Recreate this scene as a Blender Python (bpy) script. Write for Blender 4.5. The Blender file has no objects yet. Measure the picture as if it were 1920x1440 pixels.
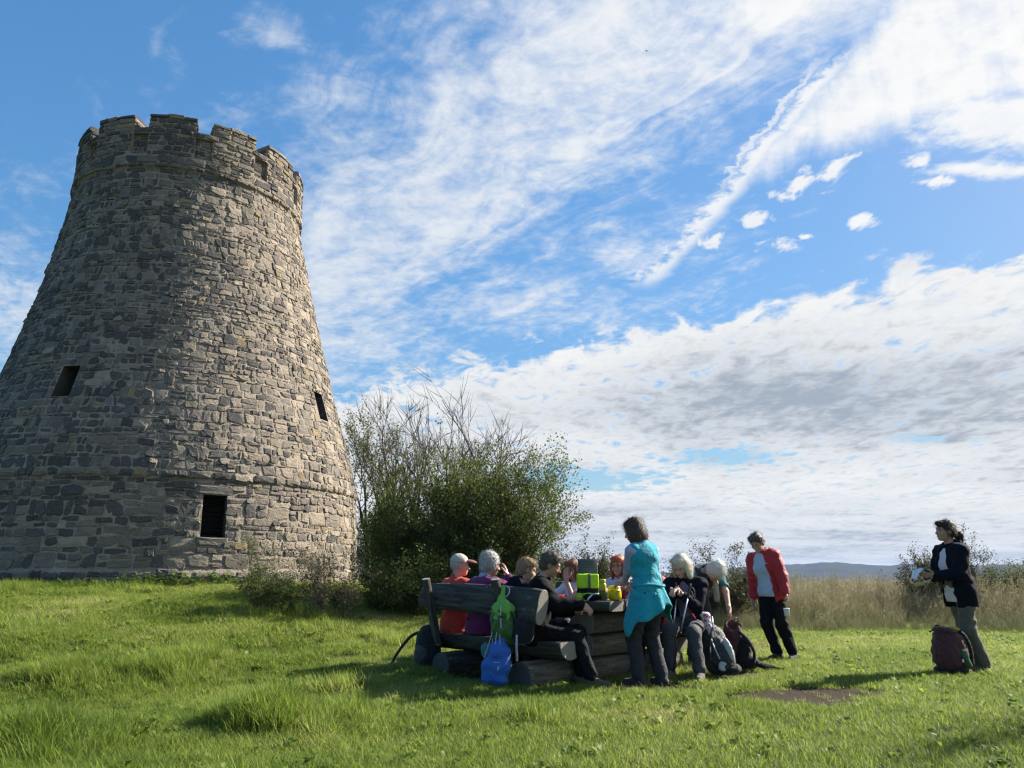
import bpy, bmesh, math, random
import numpy as np
from mathutils import Vector, Matrix, noise as mnoise

random.seed(7)
rng = np.random.default_rng(11)
sc = bpy.context.scene
COL = sc.collection
R = math.radians
CAM = Vector((0.0, 0.0, 1.1))
PITCH = math.atan(357.0 / 1442.0)

# ------------------------------------------------------------------ camera
cd = bpy.data.cameras.new('camera')
cd.sensor_fit = 'HORIZONTAL'
cd.sensor_width = 36.0
cd.lens = 36.0 * 1442.0 / 1920.0
cd.clip_start = 0.05
cd.clip_end = 20000.0
cam = bpy.data.objects.new('camera', cd)
cam.location = CAM
cam.rotation_euler = (math.pi / 2 + PITCH, 0, 0)
COL.objects.link(cam)
sc.camera = cam

# ------------------------------------------------------------------ exposure
sc.view_settings.view_transform = 'Standard'
sc.view_settings.look = 'None'
sc.view_settings.exposure = 1.30
sc.view_settings.gamma = 1.0
sc.view_settings.use_curve_mapping = False
sc.cycles.use_denoising = True
sc.cycles.use_adaptive_sampling = False
sc.cycles.filter_width = 1.3
sc.cycles.max_bounces = 8
sc.cycles.transparent_max_bounces = 8
sc.cycles.volume_bounces = 1
sc.cycles.sample_clamp_indirect = 6.0

# ------------------------------------------------------------------ sun
SUN_AZ = R(63.0)          # from the view direction (+Y) towards the right (+X)
SUN_EL = R(33.0)
sd = bpy.data.lights.new('sun', 'SUN')
sd.energy = 5.0
sd.angle = R(0.53)
sd.color = (1.0, 0.93, 0.82)
sun = bpy.data.objects.new('sun', sd)
sdir = Vector((math.sin(SUN_AZ) * math.cos(SUN_EL), math.cos(SUN_AZ) * math.cos(SUN_EL), math.sin(SUN_EL)))
sun.rotation_euler = sdir.to_track_quat('Z', 'Y').to_euler()
sun.location = (30, 20, 25)
COL.objects.link(sun)

# ------------------------------------------------------------------ world: clear sky with two cloud decks
world = bpy.data.worlds.new('World')
sc.world = world
world.use_nodes = True
SKY_GAIN, SKY_SOFT, SKY_SAT = 1.36, 0.34, 1.22


class NG:
    """small helper that writes node maths"""
    def __init__(self, nt):
        self.nt = nt

    def new(self, t):
        return self.nt.nodes.new(t)

    def put(self, sock, v):
        if isinstance(v, bpy.types.NodeSocket):
            self.nt.links.new(v, sock)
        else:
            sock.default_value = v

    def m(self, op, a, b=None, c=None, clamp=False):
        n = self.new('ShaderNodeMath')
        n.operation = op
        n.use_clamp = clamp
        self.put(n.inputs[0], a)
        if b is not None:
            self.put(n.inputs[1], b)
        if c is not None:
            self.put(n.inputs[2], c)
        return n.outputs[0]

    def add(self, *xs):
        r = xs[0]
        for x in xs[1:]:
            r = self.m('ADD', r, x)
        return r

    def sub(self, a, b): return self.m('SUBTRACT', a, b)
    def mul(self, *xs):
        r = xs[0]
        for x in xs[1:]:
            r = self.m('MULTIPLY', r, x)
        return r
    def mad(self, a, b, c): return self.m('MULTIPLY_ADD', a, b, c)
    def mx(self, a, b): return self.m('MAXIMUM', a, b)
    def mn(self, a, b): return self.m('MINIMUM', a, b)

    def ss(self, lo, hi, x):
        n = self.new('ShaderNodeMapRange')
        n.interpolation_type = 'SMOOTHSTEP'
        self.put(n.inputs['Value'], x)
        n.inputs['From Min'].default_value = lo
        n.inputs['From Max'].default_value = hi
        return n.outputs['Result']

    def lin(self, lo, hi, a, b, x):
        n = self.new('ShaderNodeMapRange')
        self.put(n.inputs['Value'], x)
        n.inputs['From Min'].default_value = lo
        n.inputs['From Max'].default_value = hi
        n.inputs['To Min'].default_value = a
        n.inputs['To Max'].default_value = b
        return n.outputs['Result']

    def vec(self, x, y, z=0.0):
        n = self.new('ShaderNodeCombineXYZ')
        self.put(n.inputs[0], x); self.put(n.inputs[1], y); self.put(n.inputs[2], z)
        return n.outputs[0]

    def noise(self, v, scale, detail=4, rough=0.55, dist=0.0, lac=2.0, out=0):
        n = self.new('ShaderNodeTexNoise')
        if v is not None:
            self.put(n.inputs['Vector'], v)
        n.inputs['Scale'].default_value = scale
        n.inputs['Detail'].default_value = detail
        n.inputs['Roughness'].default_value = rough
        n.inputs['Distortion'].default_value = dist
        n.inputs['Lacunarity'].default_value = lac
        return n.outputs[out]

    def mixc(self, f, a, b):
        n = self.new('ShaderNodeMix')
        n.data_type = 'RGBA'
        self.put(n.inputs[0], f); self.put(n.inputs[6], a); self.put(n.inputs[7], b)
        return n.outputs[2]


def build_world():
    nt = world.node_tree
    nt.nodes.clear()
    g = NG(nt)
    sky = g.new('ShaderNodeTexSky')
    sky.sky_type = 'NISHITA'
    sky.sun_disc = False
    sky.sun_elevation = SUN_EL
    sky.sun_rotation = SUN_AZ
    sky.altitude = 300
    sky.air_density = 1.0
    sky.dust_density = 0.6
    sky.ozone_density = 2.6
    # soften the range between zenith and horizon, as the eye does
    lum = g.new('ShaderNodeVectorMath'); lum.operation = 'DOT_PRODUCT'
    nt.links.new(sky.outputs[0], lum.inputs[0]); lum.inputs[1].default_value = (0.25, 0.6, 0.15)
    k = g.m('DIVIDE', SKY_GAIN, g.add(1.0, g.mul(lum.outputs['Value'], SKY_SOFT)))
    sc_ = g.new('ShaderNodeVectorMath'); sc_.operation = 'SCALE'
    nt.links.new(sky.outputs[0], sc_.inputs[0]); nt.links.new(k, sc_.inputs['Scale'])
    hs = g.new('ShaderNodeHueSaturation')
    hs.inputs['Saturation'].default_value = SKY_SAT
    hs.inputs['Hue'].default_value = 0.494
    nt.links.new(sc_.outputs[0], hs.inputs['Color'])
    tc = g.new('ShaderNodeTexCoord')
    sp = g.new('ShaderNodeSeparateXYZ')
    nt.links.new(tc.outputs['Generated'], sp.inputs[0])
    dx, dy, dz = sp.outputs
    up = g.add(g.m('ABSOLUTE', dz), 0.08)
    qx = g.m('DIVIDE', dx, up)
    qy = g.m('DIVIDE', dy, up)
    q = g.vec(qx, qy)
    def blob(cx, cy, rx, ry):
        a = g.m('DIVIDE', g.sub(qx, cx), rx)
        b = g.m('DIVIDE', g.sub(qy, cy), ry)
        return g.sub(1.0, g.m('SQRT', g.add(g.mul(a, a), g.mul(b, b))))
    def n0(*a, **k): return g.sub(g.noise(*a, **k), 0.5)
    w1 = n0(q, 1.6, 3, 0.55)
    w2 = n0(g.vec(g.add(qx, 7.3), qy), 2.2, 3, 0.55)
    fine = n0(q, 26.0, 6, 0.62, 0.3)
    mid = n0(q, 7.5, 6, 0.6, 0.5)
    # ---- high cirrus band running from lower left to upper right
    u = g.add(qy, g.mul(qx, 1.15), g.mul(w1, 0.55))
    v = g.sub(qx, g.mul(qy, 0.75))
    band = g.sub(1.0, g.m('ABSOLUTE', g.m('DIVIDE', g.sub(u, 1.43), 0.46)))
    tr = g.sub(qx, g.mad(g.sub(2.09, qy), 0.2, 0.385))        # > 0 right of the vapour trail
    field = g.mn(g.mul(g.add(tr, 0.025), 11.0), g.mul(g.sub(g.mad(qx, -0.60, 1.88), g.add(qy, g.mul(w1, 0.22), g.mul(mid, 0.16))), 6.0))
    streak = n0(g.vec(g.mul(u, 3.0), g.mul(v, 1.1), 2.0), 1.9, 8, 0.60, 0.9)
    rays = n0(g.vec(g.mul(g.m('DIVIDE', qx, qy), 9.0), g.mul(qy, 1.6), 5.0), 1.6, 6, 0.6, 0.5)
    tex = g.add(g.mul(streak, 1.9), g.mul(mid, 1.25), g.mul(fine, 0.85))
    cov = g.mul(g.mx(g.mn(band, 0.60), -0.8), 1.0)
    for c, k_ in (((0.02, 2.24, 0.45, 0.26), .42), ((-1.55, 2.25, 0.6, 0.5), .40), ((-0.62, 2.55, 0.45, 0.6), .55), ((-0.33, 1.28, 0.13, 0.075), .34),
              ((-0.10, 1.18, 0.10, 0.06), .40), ((-0.06, 1.06, 0.10, 0.07), .36), ((-0.38, 1.12, 0.06, 0.035), .3), ((0.30, 1.90, 0.24, 0.22), .40), ((-.2, 1.5, .3, .2), .36)):
        cov = g.mx(cov, g.mul(blob(*c), k_))
    cirrus = g.mul(g.ss(-0.30, 1.00, g.add(cov, g.mul(tex, 0.95), -0.02)), 0.94)
    fieldd = g.mul(g.ss(-0.15, 0.95, g.add(g.mn(field, 0.86), g.mul(rays, 1.3), g.mul(mid, 0.9), g.mul(fine, 0.5))), 0.97)
    patch = g.mul(g.ss(-0.1, 0.7, g.add(g.mx(blob(0.97, 1.33, 0.25, 0.13), blob(1.02, 1.49, 0.16, 0.045)), g.mul(mid, 1.6), g.mul(fine, 1.0), -0.05)), 0.9)
    # ---- the ragged vapour trail
    tw = g.add(tr, g.mul(w2, 0.06), g.mul(mid, g.lin(1.3, 2.0, 0.03, 0.14, qy)), g.mul(fine, 0.07))
    wid = g.lin(1.05, 2.1, 0.014, 0.032, qy)
    prof = g.sub(1.0, g.m('DIVIDE', g.m('ABSOLUTE', g.sub(tw, 0.012)), wid))
    trail = g.mul(g.ss(-0.9, 1.0, g.add(prof, g.mul(fine, 2.2), g.mul(mid, 2.0), -0.1)), g.sub(1.0, g.ss(2.02, 2.16, qy)), g.ss(1.0, 1.25, qy), 0.90)
    prof2 = g.sub(1.0, g.m('DIVIDE', g.m('ABSOLUTE', g.add(tw, 0.022)), 0.010))
    trail2 = g.mul(g.ss(-0.4, 0.9, g.add(prof2, g.mul(fine, 1.2))), g.sub(1.0, g.ss(1.45, 1.75, qy)), g.ss(1.1, 1.25, qy), 0.7)
    # ---- little puffs between trail and bank
    puff = None
    for c in ((0.70, 1.51, .040, .075), (0.645, 1.565, .032, .070), (0.85, 1.72, .048, .045), (0.70, 1.85, .054, .045),
              (0.59, 1.735, .036, .050), (0.515, 1.83, .034, .060), (0.935, 1.535, .038, .030), (0.625, 1.62, .036, .030), (0.745, 1.80, .026, .018), (0.86, 1.47, .034, .034)):
        b = blob(*c)
        puff = b if puff is None else g.mx(puff, b)
    pn = n0(g.vec(qx, g.mul(qy, 0.55)), 24.0, 6, 0.62, 0.5)
    puff = g.mul(g.ss(-0.05, 0.75, g.add(puff, g.mul(pn, 3.4), -0.02)), g.ss(-1.2, -0.5, puff), 0.92)
    high = g.mx(g.mx(g.mx(cirrus, fieldd), g.mx(trail, trail2)), g.mx(puff, patch))
    # ---- low bank: puffy upper edge, soft grey underside, streaks towards the horizon
    qs = g.vec(g.mul(qx, 1.15), g.mul(qy, 0.80), 3.0)
    big = n0(qs, 0.85, 3, 0.5, 0.4)
    lump = n0(qs, 3.3, 5, 0.55, 0.5)
    rip = n0(g.vec(g.mul(qx, 1.15), g.mul(qy, 0.72), 8.0), 8.5, 5, 0.58, 0.4)
    e = g.add(g.sub(g.add(qy, g.mul(qx, 0.64)), 2.60), g.mul(w1, 0.22))
    holes = g.mx(g.mx(g.mul(blob(0.42, 5.0, 0.75, 0.62), 1.5), g.mul(blob(1.22, 4.3, 0.5, 0.4), 1.3)), g.mx(blob(2.1, 3.75, 0.3, 0.16), blob(-0.15, 5.6, .5, .5)))
    dens = g.add(g.mn(g.mul(e, 2.2), 0.80), g.mul(lump, 1.3), g.mul(rip, 2.5), g.mul(big, 0.5), g.mul(fine, 0.5),
                 g.mul(g.mx(holes, 0.0), -0.85), g.mul(g.ss(5.5, 9.0, qy), 0.25))
    bank = g.mul(g.ss(0.0, 0.62, dens), 0.985)
    grey = g.add(g.mul(big, 1.5), g.mul(lump, 1.3), g.mul(rip, 2.1), g.mul(fine, 0.5), g.mul(g.ss(0.16, 1.0, e), 0.42), -0.16,
                 g.mul(g.mx(blob(1.35, 3.15, 1.35, 0.95), 0.0), 0.46), g.mul(g.ss(4.0, 5.2, qy), -0.22), g.mul(g.ss(5.6, 8.0, qy), 0.34), g.mul(n0(g.vec(g.mul(qx, 0.35), g.mul(qy, 1.3), 2.0), 1.6, 4, 0.5), g.mul(g.ss(4.5, 6.5, qy), 1.7)), -0.02)
    shade = g.ss(-0.15, 1.05, grey)
    lit = g.mixc(g.ss(-0.25, 0.25, g.add(rip, g.mul(lump, 0.5))), (0.29, 0.31, 0.335, 1), (0.395, 0.392, 0.385, 1))
    bankc = g.mixc(shade, lit, (0.152, 0.178, 0.212, 1))
    far = g.ss(4.6, 9.5, qy)
    bankc = g.mixc(g.mul(far, 0.38), bankc, (0.215, 0.255, 0.305, 1))
    # towards the sun the thin cloud is brighter
    sd_ = g.new('ShaderNodeVectorMath'); sd_.operation = 'DOT_PRODUCT'
    nt.links.new(tc.outputs['Generated'], sd_.inputs[0])
    sd_.inputs[1].default_value = sdir
    sunny = g.ss(0.35, 0.95, sd_.outputs['Value'])
    highc = g.mixc(sunny, (0.315, 0.335, 0.36, 1), (0.415, 0.41, 0.40, 1))
    highc = g.mixc(g.ss(-0.2, 0.3, g.add(mid, g.mul(fine, 0.5))), g.mixc(0.14, highc, (0.17, 0.22, 0.29, 1)), highc)
    bg = g.new('ShaderNodeBackground')
    bg.inputs[1].default_value = 0.10
    nt.links.new(hs.outputs[0], bg.inputs[0])
    b1 = g.new('ShaderNodeBackground'); nt.links.new(highc, b1.inputs[0])
    b2 = g.new('ShaderNodeBackground'); nt.links.new(bankc, b2.inputs[0])
    m1 = g.new('ShaderNodeMixShader'); nt.links.new(high, m1.inputs[0]); nt.links.new(bg.outputs[0], m1.inputs[1]); nt.links.new(b1.outputs[0], m1.inputs[2])
    m2 = g.new('ShaderNodeMixShader'); nt.links.new(bank, m2.inputs[0]); nt.links.new(m1.outputs[0], m2.inputs[1]); nt.links.new(b2.outputs[0], m2.inputs[2])
    o = g.new('ShaderNodeOutputWorld')
    nt.links.new(m2.outputs[0], o.inputs[0])


build_world()
world.cycles.sampling_method = 'MANUAL'
world.cycles.sample_map_resolution = 512


# ------------------------------------------------------------------ object helpers
def link(o, parent=None, label=None, cat=None, group=None, kind=None):
    COL.objects.link(o)
    if parent is not None:
        o.parent = parent
    if label: o['label'] = label
    if cat: o['category'] = cat
    if group: o['group'] = group
    if kind: o['kind'] = kind
    return o


def thing(name, label, cat, loc=(0, 0, 0), rotz=0.0, group=None):
    o = bpy.data.objects.new(name, None)
    o.empty_display_size = 0.1
    o.location = loc
    o.rotation_euler = (0, 0, rotz)
    return link(o, None, label, cat, group)


def mesh_obj(name, verts, faces, mat, parent=None, smooth=True, tint=None, fcol=None, **kw):
    me = bpy.data.meshes.new(name)
    me.from_pydata([tuple(v) for v in verts] if not isinstance(verts, list) else verts, [], faces)
    return fin(name, me, mat, parent, smooth, tint, fcol, **kw)


def fin(name, me, mat, parent=None, smooth=True, tint=None, fcol=None, **kw):
    if smooth:
        me.polygons.foreach_set('use_smooth', [True] * len(me.polygons))
    if tint is not None:
        a = me.attributes.new('tint', 'FLOAT', 'FACE')
        a.data.foreach_set('value', np.asarray(tint, dtype=np.float32))
    if fcol is not None:
        a = me.attributes.new('col', 'FLOAT_COLOR', 'FACE')
        a.data.foreach_set('color', np.asarray(fcol, dtype=np.float32).ravel())
    me.materials.append(mat)
    me.update()
    return link(bpy.data.objects.new(name, me), parent, **kw)


def quads_mesh(name, verts, quads):
    """numpy verts (n,3), quads (m,k)"""
    me = bpy.data.meshes.new(name)
    nv, nf, k = len(verts), len(quads), quads.shape[1]
    me.vertices.add(nv)
    me.vertices.foreach_set('co', np.ascontiguousarray(verts, dtype=np.float32).ravel())
    me.loops.add(nf * k)
    me.polygons.add(nf)
    me.loops.foreach_set('vertex_index', np.ascontiguousarray(quads, dtype=np.int32).ravel())
    me.polygons.foreach_set('loop_start', np.arange(0, nf * k, k, dtype=np.int32))
    me.update(calc_edges=True)
    return me


def tube(path, radii, sides=8, caps=True):
    """verts, faces of a tube through the points of path"""
    P = [Vector(p) for p in path]
    if not isinstance(radii, (list, tuple)):
        radii = [radii] * len(P)
    V, Fc = [], []
    up = None
    for i, p in enumerate(P):
        t = (P[min(i + 1, len(P) - 1)] - P[max(i - 1, 0)])
        t = t.normalized() if t.length > 1e-9 else Vector((0, 0, 1))
        if up is None:
            up = t.orthogonal().normalized()
        up = (up - t * up.dot(t))
        up = up.normalized() if up.length > 1e-6 else t.orthogonal().normalized()
        w = t.cross(up)
        for k in range(sides):
            a = 2 * math.pi * k / sides
            V.append(p + (up * math.cos(a) + w * math.sin(a)) * radii[i])
    for i in range(len(P) - 1):
        for k in range(sides):
            a, b = i * sides + k, i * sides + (k + 1) % sides
            Fc.append((a, b, b + sides, a + sides))
    if caps:
        Fc.append(tuple(reversed(range(sides))))
        Fc.append(tuple(range((len(P) - 1) * sides, len(P) * sides)))
    return V, Fc


class MB:
    """collects shapes into one mesh"""
    def __init__(self):
        self.v, self.f = [], []

    def put(self, vf, M=None):
        v, f = vf
        o = len(self.v)
        self.v += [tuple(M @ Vector(x)) if M is not None else tuple(x) for x in v]
        self.f += [tuple(i + o for i in q) for q in f]
        return self

    def build(self, name, mat, parent=None, smooth=True, **kw):
        me = bpy.data.meshes.new(name)
        me.from_pydata(self.v, [], self.f)
        return fin(name, me, mat, parent, smooth, **kw)


def box(c, s, bev=0.0, seg=2):
    bm = bmesh.new()
    bmesh.ops.create_cube(bm, size=1.0)
    for v in bm.verts:
        v.co = Vector((c[0] + v.co.x * s[0], c[1] + v.co.y * s[1], c[2] + v.co.z * s[2]))
    if bev > 0:
        bmesh.ops.bevel(bm, geom=list(bm.edges), offset=bev, segments=seg, profile=0.5, affect='EDGES')
    bm.verts.index_update()
    V = [v.co.copy() for v in bm.verts]
    Fc = [tuple(v.index for v in f.verts) for f in bm.faces]
    bm.free()
    return V, Fc


def lathe(prof, sides=20):
    V, Fc = [], []
    for r, z in prof:
        for k in range(sides):
            a = 2 * math.pi * k / sides
            V.append(Vector((r * math.cos(a), r * math.sin(a), z)))
    for i in range(len(prof) - 1):
        for k in range(sides):
            a, b = i * sides + k, i * sides + (k + 1) % sides
            Fc.append((a, b, b + sides, a + sides))
    Fc.append(tuple(reversed(range(sides))))
    n = (len(prof) - 1) * sides
    Fc.append(tuple(range(n, n + sides)))
    return V, Fc


# ------------------------------------------------------------------ materials
def base_mat(name):
    m = bpy.data.materials.new(name)
    m.use_nodes = True
    nt = m.node_tree
    g = NG(nt)
    bs = nt.nodes['Principled BSDF']
    return m, nt, g, bs


def objco(g):
    t = g.new('ShaderNodeTexCoord')
    return t.outputs['Object']


def bump(g, h, strength, dist, bs):
    b = g.new('ShaderNodeBump')
    b.inputs['Strength'].default_value = strength
    b.inputs['Distance'].default_value = dist
    g.put(b.inputs['Height'], h)
    g.nt.links.new(b.outputs[0], bs.inputs['Normal'])


def cloth_mat(name, col, rough=0.85, var=0.12, wr=0.5, sheen=0.15, spec=0.25, scale=1.0):
    m, nt, g, bs = base_mat(name)
    co = objco(g)
    n = g.noise(co, 9 * scale, 4, 0.6)
    f = g.noise(co, 420 * scale, 2, 0.5)
    c2 = tuple(x * (1 - var) for x in col[:3]) + (1,)
    c1 = tuple(min(1, x * (1 + var)) for x in col[:3]) + (1,)
    nt.links.new(g.mixc(n, c2, c1), bs.inputs['Base Color'])
    bs.inputs['Roughness'].default_value = rough
    bs.inputs['Specular IOR Level'].default_value = spec
    bs.inputs['Sheen Weight'].default_value = sheen
    w = g.noise(co, 16 * scale, 3, 0.55, 1.2)
    w2 = g.noise(co, 52 * scale, 3, 0.6, 0.8)
    bump(g, g.add(g.mul(w, 1.0), g.mul(w2, 0.35), g.mul(f, 0.06)), wr * 1.3, 0.022, bs)
    return m


def plain_mat(name, col, rough=0.5, var=0.06, metal=0.0, spec=0.5, trans=0.0, bumpy=0.0):
    m, nt, g, bs = base_mat(name)
    co = objco(g)
    n = g.noise(co, 14, 4, 0.6)
    nt.links.new(g.mixc(n, tuple(x * (1 - var) for x in col[:3]) + (1,), tuple(min(1, x * (1 + var)) for x in col[:3]) + (1,)), bs.inputs['Base Color'])
    nt.links.new(g.lin(0, 1, rough * 0.85, min(1, rough * 1.15), n), bs.inputs['Roughness'])
    bs.inputs['Metallic'].default_value = metal
    bs.inputs['Specular IOR Level'].default_value = spec
    bs.inputs['Transmission Weight'].default_value = trans
    if bumpy:
        bump(g, g.noise(co, 60, 3, 0.6), bumpy, 0.004, bs)
    return m


def skin_mat(name, col):
    m, nt, g, bs = base_mat(name)
    co = objco(g)
    n = g.noise(co, 22, 4, 0.6)
    warm = (min(1, col[0] * 1.06), col[1] * 0.84, col[2] * 0.80, 1)
    nt.links.new(g.mixc(g.ss(0.35, 0.75, n), tuple(col[:3]) + (1,), warm), bs.inputs['Base Color'])
    bs.inputs['Roughness'].default_value = 0.55
    bs.inputs['Specular IOR Level'].default_value = 0.35
    bs.inputs['Subsurface Weight'].default_value = 0.12
    bs.inputs['Subsurface Radius'].default_value = (0.012, 0.005, 0.003)
    bump(g, g.noise(co, 180, 3, 0.6), 0.12, 0.003, bs)
    return m


def hair_mat(name, a, b):
    m, nt, g, bs = base_mat(name)
    co = objco(g)
    mp = g.new('ShaderNodeMapping')
    mp.inputs['Scale'].default_value = (1, 1, 0.18)
    nt.links.new(co, mp.inputs[0])
    n = g.noise(mp.outputs[0], 130, 4, 0.65, 0.3)
    nt.links.new(g.mixc(g.ss(0.3, 0.7, n), tuple(a) + (1,), tuple(b) + (1,)), bs.inputs['Base Color'])
    bs.inputs['Roughness'].default_value = 0.5
    bs.inputs['Specular IOR Level'].default_value = 0.35
    bump(g, n, 0.8, 0.006, bs)
    return m


def leaf_mat(name, dark, light, yellow, trans=0.35):
    """leaves: colour from a per-face tint, light passes through"""
    m, nt, g, bs = base_mat(name)
    at = g.new('ShaderNodeAttribute'); at.attribute_name = 'tint'
    f = at.outputs['Fac']
    c = g.mixc(g.ss(0.0, 0.75, f), tuple(dark) + (1,), tuple(light) + (1,))
    c = g.mixc(g.ss(0.86, 1.0, f), c, tuple(yellow) + (1,))
    nt.links.new(c, bs.inputs['Base Color'])
    bs.inputs['Roughness'].default_value = 0.55
    bs.inputs['Specular IOR Level'].default_value = 0.22
    tr = g.new('ShaderNodeBsdfTranslucent')
    hs = g.new('ShaderNodeHueSaturation'); hs.inputs['Hue'].default_value = 0.485; hs.inputs['Value'].default_value = 1.5
    nt.links.new(c, hs.inputs['Color']); nt.links.new(hs.outputs[0], tr.inputs[0])
    mx = g.new('ShaderNodeMixShader'); mx.inputs[0].default_value = trans
    nt.links.new(bs.outputs[0], mx.inputs[1]); nt.links.new(tr.outputs[0], mx.inputs[2])
    nt.links.new(mx.outputs[0], nt.nodes['Material Output'].inputs[0])
    return m


def wood_mat(name, dark, light, grain=(2.2, 26, 26), green=0.25, bs_=0.7):
    """weathered timber, grain along the object's own X"""
    m, nt, g, bs = base_mat(name)
    co = objco(g)
    mp = g.new('ShaderNodeMapping'); mp.inputs['Scale'].default_value = grain
    nt.links.new(co, mp.inputs[0])
    n = g.noise(mp.outputs[0], 1.0, 7, 0.65, 0.5)
    big = g.noise(co, 3.2, 4, 0.6)
    c = g.mixc(g.ss(0.28, 0.72, n), tuple(dark) + (1,), tuple(light) + (1,))
    c = g.mixc(g.mul(g.ss(0.5, 0.72, big), green), c, (0.055, 0.075, 0.04, 1))
    lich = g.noise(co, 24, 3, 0.5)
    c = g.mixc(g.mul(g.ss(0.66, 0.72, lich), 0.5), c, (0.30, 0.31, 0.28, 1))
    nt.links.new(c, bs.inputs['Base Color'])
    bs.inputs['Roughness'].default_value = 0.82
    bs.inputs['Specular IOR Level'].default_value = 0.25
    crack = g.ss(0.30, 0.44, n)
    bump(g, g.add(crack, g.mul(n, 0.6)), bs_, 0.012, bs)
    return m


def end_mat(name, dark, light):
    """sawn end grain: rings round the object's own X"""
    m, nt, g, bs = base_mat(name)
    co = objco(g)
    sp = g.new('ShaderNodeSeparateXYZ'); nt.links.new(co, sp.inputs[0])
    wob = g.noise(co, 7, 3, 0.5)
    r = g.m('SQRT', g.add(g.mul(sp.outputs[1], sp.outputs[1]), g.mul(sp.outputs[2], sp.outputs[2])))
    rings = g.m('SINE', g.mul(g.add(r, g.mul(wob, 0.05)), 330.0))
    n = g.noise(co, 28, 5, 0.65)
    c = g.mixc(g.add(g.mul(rings, 0.22), g.mul(n, 0.7), 0.12), tuple(dark) + (1,), tuple(light) + (1,))
    nt.links.new(c, bs.inputs['Base Color'])
    bs.inputs['Roughness'].default_value = 0.9
    bump(g, g.add(g.mul(rings, 0.3), n), 0.4, 0.006, bs)
    return m

# ------------------------------------------------------------------ numeric noise
def _hash(ix, iy, iz, seed):
    h = (ix.astype(np.int64) * 374761393 + iy.astype(np.int64) * 668265263 + iz.astype(np.int64) * 2147483647 + seed * 974634777) & 0xFFFFFFFF
    h = ((h ^ (h >> 13)) * 1274126177) & 0xFFFFFFFF
    h = h ^ (h >> 16)
    return (h & 0xFFFFFF).astype(np.float32) / float(0xFFFFFF)


def vnoise(x, y, z=0.0, seed=0):
    x = np.asarray(x, dtype=np.float32); y = np.asarray(y, dtype=np.float32)
    z = np.asarray(z, dtype=np.float32) + np.zeros_like(x)
    fx, fy, fz = np.floor(x), np.floor(y), np.floor(z)
    tx, ty, tz = x - fx, y - fy, z - fz
    tx = tx * tx * (3 - 2 * tx); ty = ty * ty * (3 - 2 * ty); tz = tz * tz * (3 - 2 * tz)
    ix, iy, iz = fx.astype(np.int64), fy.astype(np.int64), fz.astype(np.int64)
    r = 0
    for a in (0, 1):
        for b in (0, 1):
            for c in (0, 1):
                w = (tx if a else 1 - tx) * (ty if b else 1 - ty) * (tz if c else 1 - tz)
                r = r + w * _hash(ix + a, iy + b, iz + c, seed)
    return r


def fbm(x, y, z=0.0, oct=4, seed=0):
    r, a, s, t = 0, 0.5, 1.0, 0
    for i in range(oct):
        r = r + a * vnoise(x * s, y * s, np.asarray(z) * s, seed + i)
        t += a; a *= 0.5; s *= 2.03
    return r / t


def sstep(lo, hi, x):
    t = np.clip((np.asarray(x, dtype=np.float64) - lo) / (hi - lo), 0, 1)
    return t * t * (3 - 2 * t)


# ------------------------------------------------------------------ ground
T_AZ, T_D = R(-24.15), 19.5
TV = np.array([math.sin(T_AZ), math.cos(T_AZ)])
TR = np.array([math.cos(T_AZ), -math.sin(T_AZ)])
TC = TV * T_D
TUSS = [(-1.86, 6.25, 0.42, 0.13), (-1.2, 6.55, 0.5, 0.05), (-3.1, 5.3, 0.5, 0.06), (-4.3, 8.0, 0.9, 0.08), (-3.4, 8.8, 0.7, 0.06), (3.9, 12.6, 0.35, 0.07), (-5.4, 9.2, 0.8, .07)]


def gz(x, y):
    x = np.asarray(x, dtype=np.float64); y = np.asarray(y, dtype=np.float64)
    d = np.hypot(x - TC[0], y - TC[1])
    z = 0.86 * sstep(12.2, 4.6, d)
    left = sstep(1.0, -3.0, x)
    z = z + (fbm(x * 0.55, y * 0.55, 0, 3, 5) - 0.5) * (0.05 + 0.16 * left)
    z = z + (fbm(x * 2.1, y * 2.1, 0, 3, 9) - 0.5) * (0.03 + 0.05 * left)
    for (tx, ty, r, h) in TUSS:
        z = z + h * np.exp(-((x - tx) ** 2 + (y - ty) ** 2) / (r * r) * 2.2)
    far = np.hypot(x, y)
    z = z - 34.0 * sstep(45, 600, far)
    return z


def g0(x, y):
    return float(gz(x, y))


def dirt(x, y):
    x = np.asarray(x, dtype=np.float64); y = np.asarray(y, dtype=np.float64)
    n = (fbm(x * 2.6, y * 2.6, 0, 4, 21) - 0.5) * 1.5
    def el(cx, cy, rx, ry, k=1.0):
        return k * (1 - np.hypot((x - cx) / rx, (y - cy) / ry))
    e = np.maximum.reduce([el(2.70, 7.62, 0.85, 0.72, 1.1), el(3.08, 7.95, 0.55, 0.42), el(1.45, 8.15, 0.75, 0.42, .9), el(2.0, 8.7, 0.45, 0.4, .9), el(1.0, 8.5, .6, .5, .8),
                           el(-2.0, 9.6, .45, .3, .45), el(-0.2, 9.0, .5, .5, .5), el(2.5, 9.2, .5, .3, .5), el(1.6, 10.2, .7, 1.2, .8)])
    return sstep(0.02, 0.48, e + n * 0.80)


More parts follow.
